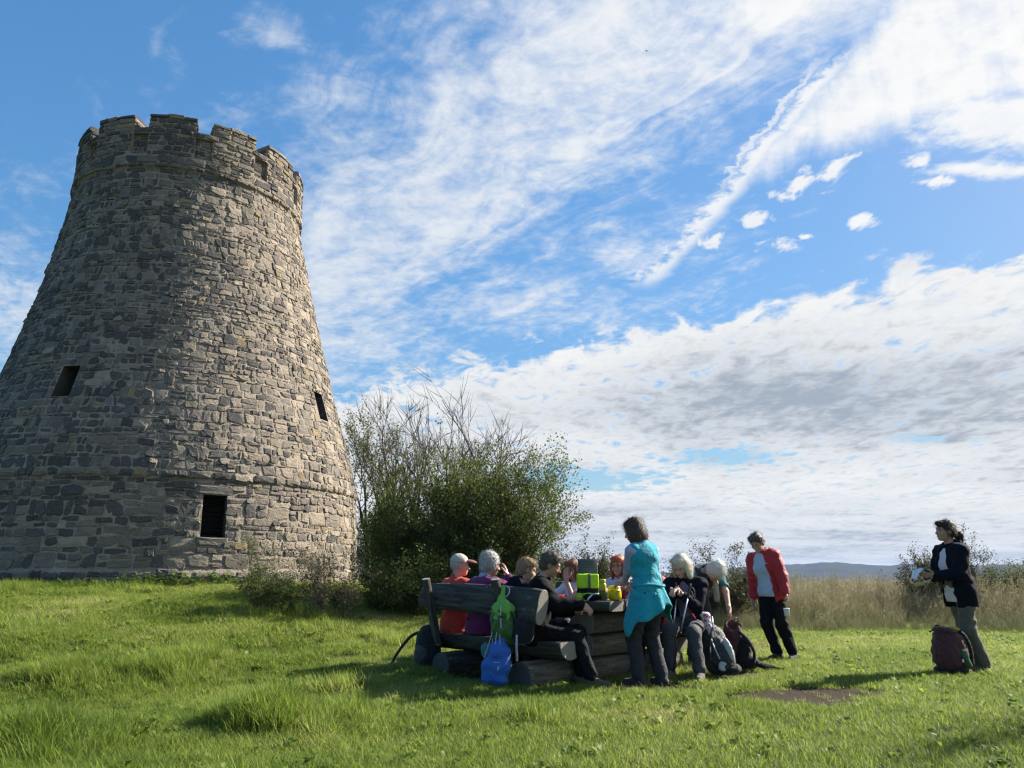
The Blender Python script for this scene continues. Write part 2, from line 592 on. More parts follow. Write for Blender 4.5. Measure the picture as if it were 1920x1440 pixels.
def build_ground():
    def axis(lo, hi, step, far):
        a = list(np.arange(lo, hi + 1e-6, step))
        s = step
        x = a[-1]
        while x < far:
            s *= 1.28; x += s; a.append(x)
        s = step; x = a[0]
        while x > -far:
            s *= 1.28; x -= s; a.insert(0, x)
        return np.array(a)
    xs = axis(-12.0, 14.0, 0.16, 9000.0)
    ys = axis(2.0, 26.0, 0.16, 9000.0)
    X, Y = np.meshgrid(xs, ys)
    Z = gz(X, Y)
    dm = dirt(X, Y)
    Z = Z - dm * 0.03
    V = np.stack([X.ravel(), Y.ravel(), Z.ravel()], 1)
    nx, ny = len(xs), len(ys)
    i = np.arange((ny - 1) * nx).reshape(ny - 1, nx)[:, :-1].ravel()
    Q = np.stack([i, i + 1, i + 1 + nx, i + nx], 1)
    me = quads_mesh('ground', V, Q)
    a = me.attributes.new('dirt', 'FLOAT', 'POINT')
    a.data.foreach_set('value', dm.ravel().astype(np.float32))
    m, nt, g, bs = base_mat('meadow_soil')
    co = objco(g)
    at = g.new('ShaderNodeAttribute'); at.attribute_name = 'dirt'
    n = g.noise(co, 1.3, 5, 0.6)
    f = g.noise(co, 38, 5, 0.7)
    grass = g.mixc(g.ss(0.35, 0.7, n), (0.045, 0.075, 0.014, 1), (0.095, 0.105, 0.028, 1))
    grass = g.mixc(g.mul(g.ss(0.4, 0.75, f), 0.55), grass, (0.13, 0.12, 0.05, 1))
    soil = g.mixc(f, (0.024, 0.016, 0.011, 1), (0.090, 0.064, 0.043, 1))
    c = g.mixc(g.ss(0.25, 0.75, g.add(at.outputs['Fac'], g.mul(g.sub(f, 0.5), 0.5))), grass, soil)
    nt.links.new(c, bs.inputs['Base Color'])
    bs.inputs['Roughness'].default_value = 0.95
    bs.inputs['Specular IOR Level'].default_value = 0.15
    bump(g, g.add(g.mul(f, 1.0), g.mul(g.noise(co, 9, 4, 0.6), 1.4)), 0.9, 0.05, bs)
    fin('ground', me, m, None, True, kind='structure')


build_ground()


def build_hills():
    m, nt, g, bs = base_mat('far_forest')
    co = objco(g)
    n = g.noise(co, 0.012, 6, 0.65)
    c = g.mixc(g.ss(0.35, 0.7, n), (0.018, 0.028, 0.020, 1), (0.040, 0.048, 0.028, 1))
    nt.links.new(c, bs.inputs['Base Color'])
    bs.inputs['Roughness'].default_value = 1.0
    bs.inputs['Specular IOR Level'].default_value = 0.0
    # ring of wooded ridges about three kilometres out
    na, nr = 420, 9
    az = np.linspace(R(-75), R(75), na)
    r = np.linspace(2500, 4200, nr)
    A, RR = np.meshgrid(az, r)
    prof = np.array([0.0, 0.3, 0.62, 0.85, 0.97, 1.0, 0.98, 0.9, 0.7])[:, None]
    deg = np.degrees(A)
    ridge = 8 + 30 * sstep(8, 20, deg) + 8 * np.sin(deg * 0.34 + 0.6) + 9 * sstep(30, 36, deg) + (fbm(deg * 0.55, RR * 0.0, 3, 4, 3) - 0.5) * 20
    ridge = ridge + (fbm(deg * 7.0, RR * 0.004, 5, 3, 31) - 0.5) * 7.5
    Z = -40 + (ridge + 42) * prof
    X = RR * np.sin(A); Y = RR * np.cos(A)
    V = np.stack([X.ravel(), Y.ravel(), Z.ravel()], 1)
    i = np.arange((nr - 1) * na).reshape(nr - 1, na)[:, :-1].ravel()
    Q = np.stack([i, i + 1, i + 1 + na, i + na], 1)
    me = quads_mesh('hills', V, Q)
    fin('hills', me, m, None, True, kind='structure')
    # the air between here and there
    hm = bpy.data.materials.new('haze')
    hm.use_nodes = True
    hn = hm.node_tree; hn.nodes.clear()
    vol = hn.nodes.new('ShaderNodeVolumePrincipled')
    vol.inputs['Color'].default_value = (0.50, 0.62, 1.0, 1)
    vol.inputs['Density'].default_value = 0.00008
    vol.inputs['Anisotropy'].default_value = 0.1
    out = hn.nodes.new('ShaderNodeOutputMaterial')
    hn.links.new(vol.outputs[0], out.inputs['Volume'])
    v, f = box((0, 0, 5), (18600, 18600, 92))
    mb = MB().put((v, f))
    mb.build('haze', hm, None, False, kind='stuff')


build_hills()


# ------------------------------------------------------------------ stone tower
TZ = np.array([0.4, 1.13, 1.20, 2.05, 2.80, 2.86, 3.5, 4.24, 5.05, 5.9, 7.05, 8.5, 9.3, 9.70, 9.75, 10.4, 11.3])
TRD = np.array([4.37, 4.345, 4.31, 4.26, 4.19, 4.225, 4.08, 3.87, 3.61, 3.40, 3.11, 2.82, 2.66, 2.60, 2.645, 2.62, 2.59])


def t_rad(z): return float(np.interp(z, TZ, TRD))
def t_shift(z): return float(np.interp(z, [5, 7, 8.5, 9.6, 12], [.09, .05, -.01, -.07, -.09]))


def t_pt(phi, z, dr=0.0, r=None):
    """point on the tower; phi in radians, 0 faces the viewer, positive to the right"""
    rr = (t_rad(z) if r is None else r) + dr
    s = t_shift(z)
    c, sn = math.cos(phi), math.sin(phi)
    return Vector((TC[0] + TR[0] * (s + rr * sn) - TV[0] * rr * c, TC[1] + TR[1] * (s + rr * sn) - TV[1] * rr * c, z))


# openings: phi0, phi1 (deg), z0, z1
WIN = [(7.5, 13.4, 1.755, 2.53), (-35.6, -29.9, 4.34, 4.99), (49.1, 55.2, 4.45, 5.10)]
MER0, MERP, MERW = -23.6, 29.5, 22.0      # merlons of the parapet
Z_LEDGE, Z_CREN, Z_TOP = 9.725, 10.70, 11.07
MERLONS = [(MER0 + MERP * k, MER0 + MERP * k + MERW) for k in range(-3, 4)]
PANELS = [(MER0 + MERP * k + MERW - 0.2, MER0 + MERP * (k + 1) + 0.2, 10.06, 10.57) for k in range(-3, 3)]
HOLES = WIN + PANELS


def stone_mat():
    m, nt, g, bs = base_mat('rubble_stone')
    co = objco(g)
    at = g.new('ShaderNodeAttribute'); at.attribute_name = 'col'
    n = g.noise(co, 7, 6, 0.65, 0.4)
    f = g.noise(co, 46, 5, 0.7)
    dk = g.new('ShaderNodeHueSaturation'); nt.links.new(at.outputs['Color'], dk.inputs['Color'])
    nt.links.new(g.lin(0.2, 0.8, 0.55, 1.45, g.add(g.mul(n, 0.6), g.mul(f, 0.4))), dk.inputs['Value'])
    c = g.mixc(g.mul(g.ss(0.60, 0.70, g.noise(co, 17, 4, 0.6, 0.5)), 0.55), dk.outputs[0], (0.36, 0.35, 0.31, 1))
    c = g.mixc(g.mul(g.ss(0.66, 0.74, g.noise(co, 9, 4, 0.6, 0.2)), 0.6), c, (0.075, 0.075, 0.07, 1))
    nt.links.new(c, bs.inputs['Base Color'])
    bs.inputs['Roughness'].default_value = 0.92
    bs.inputs['Specular IOR Level'].default_value = 0.2
    st = g.new('ShaderNodeMapping'); st.inputs['Scale'].default_value = (1, 1, 3.2); nt.links.new(co, st.inputs[0])
    lay = g.noise(st.outputs[0], 9, 5, 0.65, 0.6)
    bump(g, g.add(g.mul(lay, 1.3), g.mul(n, 0.8), g.mul(f, 0.5)), 0.85, 0.042, bs)
    return m


def mortar_mat():
    m, nt, g, bs = base_mat('lime_mortar')
    co = objco(g)
    n = g.noise(co, 2.2, 6, 0.65)
    f = g.noise(co, 34, 5, 0.7)
    c = g.mixc(g.ss(0.3, 0.7, n), (0.25, 0.205, 0.165, 1), (0.40, 0.335, 0.265, 1))
    c = g.mixc(g.mul(g.ss(0.45, 0.72, f), 0.5), c, (0.16, 0.145, 0.13, 1))
    nt.links.new(c, bs.inputs['Base Color'])
    bs.inputs['Roughness'].default_value = 0.95
    bs.inputs['Specular IOR Level'].default_value = 0.15
    bump(g, g.add(f, g.mul(g.noise(co, 11, 4, 0.6), 1.2)), 0.9, 0.04, bs)
    return m


M_STONE = stone_mat()
M_MORTAR = mortar_mat()


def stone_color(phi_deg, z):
    """stone kinds: slate grey, mid grey, beige, ochre; shading put into the colour: shaded left gets more dark stone, sunlit right more pale"""
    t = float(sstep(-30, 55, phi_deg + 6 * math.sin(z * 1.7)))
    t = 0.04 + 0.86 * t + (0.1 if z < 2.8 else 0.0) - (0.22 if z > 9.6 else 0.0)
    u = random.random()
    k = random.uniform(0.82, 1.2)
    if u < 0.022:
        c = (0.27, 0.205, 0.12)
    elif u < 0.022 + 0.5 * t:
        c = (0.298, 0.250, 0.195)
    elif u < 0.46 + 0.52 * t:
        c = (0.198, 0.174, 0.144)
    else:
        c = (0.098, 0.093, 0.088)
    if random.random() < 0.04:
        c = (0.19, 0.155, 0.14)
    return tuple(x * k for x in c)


def make_stone(p0, p1, z0, z1, proud):
    """one rough block, phi in degrees; returns verts, faces (50 triangles)"""
    pm, zm = (p0 + p1) / 2, (z0 + z1) / 2
    rr = t_rad(zm)
    w, h = R(p1 - p0) * rr, z1 - z0
    a, b = w / 2, h / 2
    ch = min(a, b) * random.uniform(0.18, 0.62)
    j = lambda s: random.uniform(-s, s)
    sk = j(0.22) * h
    pts = []
    for sx, sz in ((1, -1), (1, 1), (-1, 1), (-1, -1)):
        c1 = ch * random.uniform(0.5, 1.3); c2 = ch * random.uniform(0.5, 1.3)
        A = (sx * (a - c1), sz * b); B = (sx * a, sz * (b - c2))
        pts += [B, A] if (sx * sz > 0) else [A, B]
    # pts go round; add two mid points on the long sides
    pts.insert(4, (j(0.3) * a, b + j(0.05) * h))
    pts.append((j(0.3) * a, -b + j(0.05) * h))
    jit = min(0.032, 0.15 * min(w, h))
    pts = [(x + j(jit) + sk * (z / max(b, 1e-3)) * 0.5, z + j(jit) + sk * (x / max(a, 1e-3)) * 0.35) for x, z in pts]
    n = len(pts)
    V = []
    rings = ((1.0, -0.03), (0.975, proud * 0.55), (random.uniform(0.74, 0.88), proud))
    tilt, tz_ = j(0.35) * proud, j(0.35) * proud
    for s, d in rings:
        for (x, z) in pts:
            dd = d + (j(0.28) * proud + tilt * x / a + tz_ * z / b if d > 0 else 0)
            V.append(t_pt(R(pm) + x * s / rr, zm + z * s, dd))
    V.append(t_pt(R(pm) + j(0.2) * a / rr, zm + j(0.2) * b, proud * random.uniform(0.9, 1.25)))
    Fc = []
    for k in range(2):
        for i in range(n):
            p, q = k * n + i, k * n + (i + 1) % n
            Fc.append((p, q, q + n, p + n))
    for i in range(n):
        Fc.append((2 * n + i, 2 * n + (i + 1) % n, 3 * n))
    return V, Fc


def lay_stones(out, z0, z1, hmin, hmax, wmin, wmax, phi0=-112, phi1=112, proud=(0.006, 0.023), wob=0.06, holes=HOLES, big=True):
    z = z0
    row = 0
    seed = random.randint(0, 999)
    while z < z1 - 0.03:
        h = hmin + (hmax - hmin) * random.random() ** 1.3
        if z1 - (z + h) < hmin * 0.8:
            h = z1 - z
        zlo = lambda p, r=row, zz=z: zz + (0 if zz - z0 < 1e-6 else wob * 2 * (float(fbm(p * 0.09, r * 7.7, 0, 2, seed)) - 0.5))
        zhi = lambda p, r=row + 1, zz=z + h: zz + (0 if z1 - zz < 1e-6 else wob * 2 * (float(fbm(p * 0.09, r * 7.7, 0, 2, seed)) - 0.5))
        rad = t_rad(z + h / 2)
        p = phi0 + random.uniform(-3, 0)
        while p < phi1:
            w = math.degrees((wmin + (wmax - wmin) * random.random() ** 1.5) * random.choice((1, 1, 1, 0.62)) * (0.75 + 1.2 * h) / rad)
            a, b = p, p + w
            if phi1 - b < math.degrees(wmin * 0.7 / rad):
                b = phi1
            p = b
            a = max(a, phi0)
            lo, hi = zlo((a + b) / 2), zhi((a + b) / 2)
            # openings
            bad = False
            for (h0, h1, y0, y1) in holes:
                if hi <= y0 + 0.01 or lo >= y1 - 0.01 or b <= h0 or a >= h1:
                    continue
                # cut the block back to the side of the opening that keeps most of it
                opts = [(h0 - a) * (hi - lo), (b - h1) * (hi - lo), (b - a) * (y0 - lo), (b - a) * (hi - y1)]
                k = max(range(4), key=lambda i: opts[i])
                if opts[k] <= 0:
                    bad = True; break
                if k == 0: b = h0
                elif k == 1: a = h1
                elif k == 2: hi = y0
                else: lo = y1
            g = random.uniform(0.007, 0.019)
            ga = math.degrees(g / rad)
            if bad or (b - a) < math.degrees(0.05 / rad) or hi - lo < 0.04:
                continue
            parts = [(lo, hi)]
            if hi - lo > 0.17 and random.random() < 0.26:
                mid = lo + (hi - lo) * random.uniform(0.35, 0.65)
                parts = [(lo, mid), (mid, hi)]
            for (l2, h2) in parts:
                pr = random.uniform(*proud)
                if big and random.random() < 0.13:
                    # a bigger block that breaks the course
                    q = random.uniform(0.02, 0.06)
                    if not any(b + 1 > w_[0] and a - 1 < w_[1] and h2 + q > w_[2] and l2 - q < w_[3] for w_ in holes):
                        l2 -= q * random.random(); h2 += q * random.random(); pr += 0.010
                        a -= ga * 1.5; b += ga * 1.5
                v, f = make_stone(a + ga, b - ga, l2 + g, h2 - g, pr)
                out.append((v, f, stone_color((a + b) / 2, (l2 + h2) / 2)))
        z += h
        row += 1


def build_tower():
    T = thing('stone_tower', 'round tapering rubble stone tower with a battlemented top and small dark openings', 'tower', (float(TC[0]), float(TC[1]), 0.0))
    off = Vector((-TC[0], -TC[1], 0))
    # ---- mortared wall, with the openings cut through it
    zl = sorted(set(list(np.arange(0.4, Z_CREN, 0.16)) + [1.13, 1.20, 2.80, 2.86, 9.70, 9.75, Z_CREN] + [w[k] for w in HOLES for k in (2, 3)]))
    pl = sorted(set([round(x, 3) for x in np.arange(-180, 180, 2.5)] + [round(w[k], 3) for w in HOLES for k in (0, 1)]))
    V, Fc, idx = [], [], {}
    def vert(i, k):
        key = (i % len(pl), k)
        if key not in idx:
            p, z = pl[key[0]], zl[k]
            edge = any(abs(p - w[0]) < 1e-3 or abs(p - w[1]) < 1e-3 for w in HOLES) or any(abs(z - w[2]) < 1e-3 or abs(z - w[3]) < 1e-3 for w in HOLES)
            d = 0.0 if edge else 0.018 * (mnoise.noise(Vector((p * 0.13, z * 2.3, 0))))
            idx[key] = len(V)
            V.append(t_pt(R(p), z, d) + off)
        return idx[key]
    for i in range(len(pl)):
        p = pl[i] + 0.01
        for k in range(len(zl) - 1):
            z = (zl[k] + zl[k + 1]) / 2
            if any(w[0] < p < w[1] and w[2] < z < w[3] for w in HOLES):
                continue
            Fc.append((vert(i, k), vert(i + 1, k), vert(i + 1, k + 1), vert(i, k + 1)))
    mb = MB(); mb.v = [tuple(v) for v in V]; mb.f = Fc
    rv = MB()
    # reveals
    def reveal(w, depth, back, mb):
        p0, p1, z0, z1 = w
        pm = R((p0 + p1) / 2)
        inw = (t_pt(pm, (z0 + z1) / 2, -depth) - t_pt(pm, (z0 + z1) / 2))
        o = [t_pt(R(p0), z0), t_pt(R(p1), z0), t_pt(R(p1), z1), t_pt(R(p0), z1)]
        i_ = [x + inw for x in o]
        b = len(mb.v)
        mb.v += [tuple(x + off) for x in o + i_]
        for k in range(4):
            mb.f.append((b + k, b + (k + 1) % 4, b + 4 + (k + 1) % 4, b + 4 + k))
        if back:
            mb.f.append((b + 4, b + 5, b + 6, b + 7))
    for w, dep in zip(WIN, (0.20, 0.6, 0.3)): reveal(w, dep, False, rv)
    for w in PANELS: reveal(w, 0.085, True, mb)
    # inner lining: parapet back, roof deck
    n = 96
    b = len(mb.v)
    for zz, rr in ((Z_CREN, None), (Z_CREN, 2.12), (9.9, 2.12), (9.9, 0.02)):
        for k in range(n):
            mb.v.append(tuple(t_pt(2 * math.pi * k / n, zz, -0.004 if rr is None else 0, rr) + off))
    for s in range(3):
        for k in range(n):
            a, c = b + s * n + k, b + s * n + (k + 1) % n
            mb.f.append((a, c, c + n, a + n))
    # inner drum behind the openings (the wall is a good metre thick): floor of each level
    b = len(mb.v)
    for zz in (0.6, 3.4, 6.0):
        b = len(mb.v)
        mb.v.append(tuple(t_pt(0, zz, 0, 0.0) + off))
        for k in range(n):
            mb.v.append(tuple(t_pt(2 * math.pi * k / n, zz, -0.12) + off))
        for k in range(n):
            mb.f.append((b, b + 1 + k, b + 1 + (k + 1) % n))
    me = bpy.data.meshes.new('wall')
    me.from_pydata(mb.v, [], mb.f)
    wall = fin('wall', me, M_MORTAR, T, False)
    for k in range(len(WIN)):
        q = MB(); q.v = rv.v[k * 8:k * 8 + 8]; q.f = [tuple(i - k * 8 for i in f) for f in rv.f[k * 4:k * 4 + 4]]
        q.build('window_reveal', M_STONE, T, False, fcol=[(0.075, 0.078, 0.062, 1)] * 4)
    # dark boards set back behind the ground floor opening
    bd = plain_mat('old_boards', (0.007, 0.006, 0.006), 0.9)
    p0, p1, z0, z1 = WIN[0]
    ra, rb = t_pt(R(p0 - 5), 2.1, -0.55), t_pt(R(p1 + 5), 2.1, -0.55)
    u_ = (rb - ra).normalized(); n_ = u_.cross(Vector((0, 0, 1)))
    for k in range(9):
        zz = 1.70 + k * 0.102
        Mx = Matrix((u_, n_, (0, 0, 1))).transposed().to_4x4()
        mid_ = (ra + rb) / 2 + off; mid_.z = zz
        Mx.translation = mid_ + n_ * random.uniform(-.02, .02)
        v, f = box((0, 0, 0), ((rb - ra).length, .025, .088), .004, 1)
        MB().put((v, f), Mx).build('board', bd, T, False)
    # ---- stones
    st = []
    lay_stones(st, 0.50, 1.15, 0.13, 0.24, 0.26, 0.62, proud=(0.02, 0.055))
    lay_stones(st, 1.20, 2.80, 0.09, 0.27, 0.14, 0.48, proud=(0.006, 0.026))
    lay_stones(st, 2.80, 2.96, 0.16, 0.16, 0.2, 0.5, proud=(0.018, 0.036), big=False)
    lay_stones(st, 2.96, Z_LEDGE - 0.005, 0.065, 0.20, 0.11, 0.36)
    lay_stones(st, Z_LEDGE, 9.83, 0.105, 0.105, 0.2, 0.5, proud=(0.018, 0.035), big=False)
    lay_stones(st, 9.83, Z_CREN - 0.12, 0.10, 0.20, 0.18, 0.5, proud=(0.008, 0.025))
    lay_stones(st, Z_CREN - 0.12, Z_CREN, 0.12, 0.12, 0.28, 0.55, proud=(0.015, 0.035), big=False)
    for w in PANELS:
        tmp = []
        lay_stones(tmp, w[2] + .01, w[3] - .01, 0.09, 0.2, 0.12, 0.3, w[0] + .2, w[1] - .2, proud=(0.006, 0.02), wob=0.02, holes=[], big=False)
        ax_ = t_pt(R((w[0] + w[1]) / 2), 10.3, -0.084) - t_pt(R((w[0] + w[1]) / 2), 10.3)
        st += [([x + ax_ for x in v], f, c) for v, f, c in tmp]
    # ---- merlons
    for (p0, p1) in MERLONS:
        m = MB()
        k = 8
        top = Z_TOP - 0.11
        prof = []
        for i in range(k + 1):
            p = R(p0 + (p1 - p0) * i / k)
            prof.append((t_pt(p, Z_CREN - 0.02, -0.005) + off, t_pt(p, top, -0.005) + off, t_pt(p, top, 0, 2.14) + off, t_pt(p, Z_CREN - 0.02, 0, 2.14) + off))
        for q in prof: m.v += [tuple(x) for x in q]
        for i in range(k):
            for s in range(4):
                m.f.append((i * 4 + s, (i + 1) * 4 + s, (i + 1) * 4 + (s + 1) % 4, i * 4 + (s + 1) % 4))
        m.f.append((0, 1, 2, 3)); m.f.append((k * 4 + 3, k * 4 + 2, k * 4 + 1, k * 4))
        mo = m.build('merlon', M_MORTAR, T, False)
        stm = []
        lay_stones(stm, Z_CREN + 0.005, top, 0.10, 0.16, 0.2, 0.45, p0 + 0.15, p1 - 0.15, proud=(0.008, 0.028), wob=0.015, holes=[], big=False)
        sv = MB(); cols = []
        for v, f, c in stm:
            sv.put(([x + off for x in v], f)); cols += [c + (1,)] * len(f)
        # stones showing on the two cheeks
        for pe, sg in ((p0, -1), (p1, 1)):
            zc = Z_CREN + 0.01
            while zc < top - 0.06:
                hh = random.uniform(0.09, 0.15)
                hh = min(hh, top - zc)
                rc = 2.16
                while rc < 2.58:
                    ww = min(random.uniform(0.14, 0.3), 2.60 - rc)
                    A = t_pt(R(pe), zc + hh / 2, 0, rc + ww / 2) + off
                    tang = (t_pt(R(pe + sg), zc, 0, rc) - t_pt(R(pe), zc, 0, rc)).normalized()
                    rad_ = (t_pt(R(pe), zc, 0, rc + .1) - t_pt(R(pe), zc, 0, rc)).normalized()
                    bx = box((0, 0, 0), (ww - 0.02, 0.05, hh - 0.02), 0.012, 1)
                    Mx = Matrix((rad_, tang, (0, 0, 1))).transposed().to_4x4()
                    Mx.translation = A
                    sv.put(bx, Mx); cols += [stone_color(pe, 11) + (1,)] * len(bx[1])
                    rc += ww
                zc += hh
        sv.build('rubble_stones', M_STONE, mo, False, fcol=cols, kind='stuff')
        # coping slabs
        p = p0
        while p < p1 - 1:
            w = min(random.uniform(5.5, 9.0), p1 - p)
            if p1 - (p + w) < 2.5: w = p1 - p
            zt = Z_TOP + random.uniform(-0.035, 0.03)
            c = MB(); kk = 3
            ov = random.uniform(0.02, 0.05)
            for i in range(kk + 1):
                q = R(p + 0.15 + (w - 0.3) * i / kk)
                ro = t_rad(Z_TOP) + ov
                for (rr, zz) in ((ro, top + 0.003), (ro - 0.008, zt - 0.03), (ro - 0.05, zt + random.uniform(-.008, .008)), (2.16, zt + random.uniform(-.01, .01)), (2.13, top + 0.003)):
                    c.v.append(tuple(t_pt(q, zz, random.uniform(-.006, .006), rr) + off))
            for i in range(kk):
                for s in range(5):
                    c.f.append((i * 5 + s, (i + 1) * 5 + s, (i + 1) * 5 + (s + 1) % 5, i * 5 + (s + 1) % 5))
            c.f.append((0, 1, 2, 3, 4)); c.f.append(tuple(kk * 5 + s for s in (4, 3, 2, 1, 0)))
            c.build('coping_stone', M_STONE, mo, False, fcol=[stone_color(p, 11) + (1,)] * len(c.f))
            p += w
    # ---- dressed surround of the ground floor opening: sill and lintel
    for (p0, p1, z0, z1) in ((5.6, 15.2, 2.545, 2.69), (6.4, 14.6, 1.62, 1.745)):
        v, f = make_stone(p0, p1, z0, z1, 0.035)
        st.append((v, f, (0.19, 0.175, 0.155)))
    # ---- the stones that show largest become parts of their own, the rest one mesh
    cp, sp = math.cos(PITCH), math.sin(PITCH)
    def shown(s):
        v = s[0]
        P = [(x - CAM) for x in (v[20], v[22], v[25], v[27])]
        n = t_normal(v[-1])
        if n.dot(v[-1] - CAM) > 0: return 0
        q = []
        for p in P:
            d = p.y * cp + p.z * sp
            q.append((1442 * p.x / d, 1442 * (-p.y * sp + p.z * cp) / d))
        if q[0][0] < -965: return 0
        ar = 0
        for i in range(4):
            ar += q[i][0] * q[(i + 1) % 4][1] - q[(i + 1) % 4][0] * q[i][1]
        return abs(ar)
    def t_normal(p):
        d = Vector((p.x - TC[0], p.y - TC[1], 0))
        return d.normalized()
    order = sorted(range(len(st)), key=lambda i: -shown(st[i]))
    for i in order[:300]:
        v, f, c = st[i]
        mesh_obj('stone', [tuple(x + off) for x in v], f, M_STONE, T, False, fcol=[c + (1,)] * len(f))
    sv = MB(); cols = []
    for i in order[300:]:
        v, f, c = st[i]
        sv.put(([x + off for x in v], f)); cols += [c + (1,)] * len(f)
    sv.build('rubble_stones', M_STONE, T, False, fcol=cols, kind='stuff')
    return T


build_tower()

# ------------------------------------------------------------------ grass: small tufts set out on the meadow
def blade(mb, cols, base, h, w, az, lean, curl, t, segs=3):
    d = Vector((math.cos(az), math.sin(az), 0))
    s = Vector((-d.y, d.x, 0))
    o = len(mb.v)
    for i in range(segs + 1):
        f = i / segs
        p = base + Vector((0, 0, h * f * (1 - 0.35 * curl * f))) + d * (lean * h * f + curl * h * f * f * 0.7)
        ww = w * (1 - f) ** 0.7 if i < segs else 0
        if i < segs:
            mb.v.append(tuple(p - s * ww / 2)); mb.v.append(tuple(p + s * ww / 2))
        else:
            mb.v.append(tuple(p))
    for i in range(segs - 1):
        a = o + 2 * i
        mb.f.append((a, a + 1, a + 3, a + 2)); cols.append(t)
    a = o + 2 * (segs - 1)
    mb.f.append((a, a + 1, a + 2)); cols.append(t)


def instanced_mat(name, ramp, trans):
    """ramp: dark, mid, light, dry; colour = blade tint + tint of the tuft"""
    m, nt, g, bs = base_mat(name)
    a = g.new('ShaderNodeAttribute'); a.attribute_name = 'tint'
    b = g.new('ShaderNodeAttribute'); b.attribute_name = 'tuft'; b.attribute_type = 'INSTANCER'
    f = g.add(g.mul(a.outputs['Fac'], 0.55), g.mul(b.outputs['Fac'], 0.6))
    c = g.mixc(g.ss(0.05, 0.45, f), tuple(ramp[0]) + (1,), tuple(ramp[1]) + (1,))
    c = g.mixc(g.ss(0.4, 0.75, f), c, tuple(ramp[2]) + (1,))
    c = g.mixc(g.ss(0.8, 1.05, f), c, tuple(ramp[3]) + (1,))
    nt.links.new(c, bs.inputs['Base Color'])
    bs.inputs['Roughness'].default_value = 0.5
    bs.inputs['Specular IOR Level'].default_value = 0.2
    tr = g.new('ShaderNodeBsdfTranslucent')
    hs = g.new('ShaderNodeHueSaturation'); hs.inputs['Hue'].default_value = 0.49; hs.inputs['Value'].default_value = 1.45
    nt.links.new(c, hs.inputs['Color']); nt.links.new(hs.outputs[0], tr.inputs[0])
    mx = g.new('ShaderNodeMixShader'); mx.inputs[0].default_value = trans
    nt.links.new(bs.outputs[0], mx.inputs[1]); nt.links.new(tr.outputs[0], mx.inputs[2])
    nt.links.new(mx.outputs[0], nt.nodes['Material Output'].inputs[0])
    return m


def scatter(name, templates, P, rotz, scale, idx, tuft, tilt=None, **kw):
    """points with attributes, each shown as one of the templates"""
    col = bpy.data.collections.new(name + '_tufts')
    for i, t in enumerate(templates):
        t.name = '%s_%02d' % (name, i)
        col.objects.link(t)
    me = bpy.data.meshes.new(name)
    me.vertices.add(len(P))
    me.vertices.foreach_set('co', np.ascontiguousarray(P, dtype=np.float32).ravel())
    rot = np.zeros((len(P), 3), dtype=np.float32)
    rot[:, 2] = rotz
    if tilt is not None:
        rot[:, 0] = tilt
    a = me.attributes.new('turn', 'FLOAT_VECTOR', 'POINT'); a.data.foreach_set('vector', rot.ravel())
    a = me.attributes.new('size', 'FLOAT', 'POINT'); a.data.foreach_set('value', np.asarray(scale, dtype=np.float32))
    a = me.attributes.new('kind', 'INT', 'POINT'); a.data.foreach_set('value', np.asarray(idx, dtype=np.int32))
    a = me.attributes.new('tuft', 'FLOAT', 'POINT'); a.data.foreach_set('value', np.asarray(tuft, dtype=np.float32))
    o = bpy.data.objects.new(name, me)
    link(o, None, kind='stuff', **kw)
    ng = bpy.data.node_groups.new(name + '_scatter', 'GeometryNodeTree')
    ng.interface.new_socket('Geometry', in_out='INPUT', socket_type='NodeSocketGeometry')
    ng.interface.new_socket('Geometry', in_out='OUTPUT', socket_type='NodeSocketGeometry')
    gi = ng.nodes.new('NodeGroupInput'); go = ng.nodes.new('NodeGroupOutput')
    ci = ng.nodes.new('GeometryNodeCollectionInfo')
    ci.inputs['Collection'].default_value = col
    ci.inputs['Separate Children'].default_value = True
    ci.inputs['Reset Children'].default_value = True
    ip = ng.nodes.new('GeometryNodeInstanceOnPoints')
    ip.inputs['Pick Instance'].default_value = True
    def att(nm, t):
        n = ng.nodes.new('GeometryNodeInputNamedAttribute'); n.data_type = t
        n.inputs['Name'].default_value = nm
        return n.outputs['Attribute']
    ng.links.new(gi.outputs[0], ip.inputs['Points'])
    ng.links.new(ci.outputs[0], ip.inputs['Instance'])
    ng.links.new(att('kind', 'INT'), ip.inputs['Instance Index'])
    er = ng.nodes.new('FunctionNodeEulerToRotation')
    ng.links.new(att('turn', 'FLOAT_VECTOR'), er.inputs[0])
    ng.links.new(er.outputs[0], ip.inputs['Rotation'])
    ng.links.new(att('size', 'FLOAT'), ip.inputs['Scale'])
    ng.links.new(ip.outputs[0], go.inputs[0])
    md = o.modifiers.new('scatter', 'NODES')
    md.node_group = ng
    return o


def tuft_obj(mb, cols, mat):
    me = bpy.data.meshes.new('tuft')
    me.from_pydata(mb.v, [], mb.f)
    a = me.attributes.new('tint', 'FLOAT', 'FACE')
    a.data.foreach_set('value', np.asarray(cols, dtype=np.float32))
    me.materials.append(mat)
    me.update()
    return bpy.data.objects.new('tuft', me)


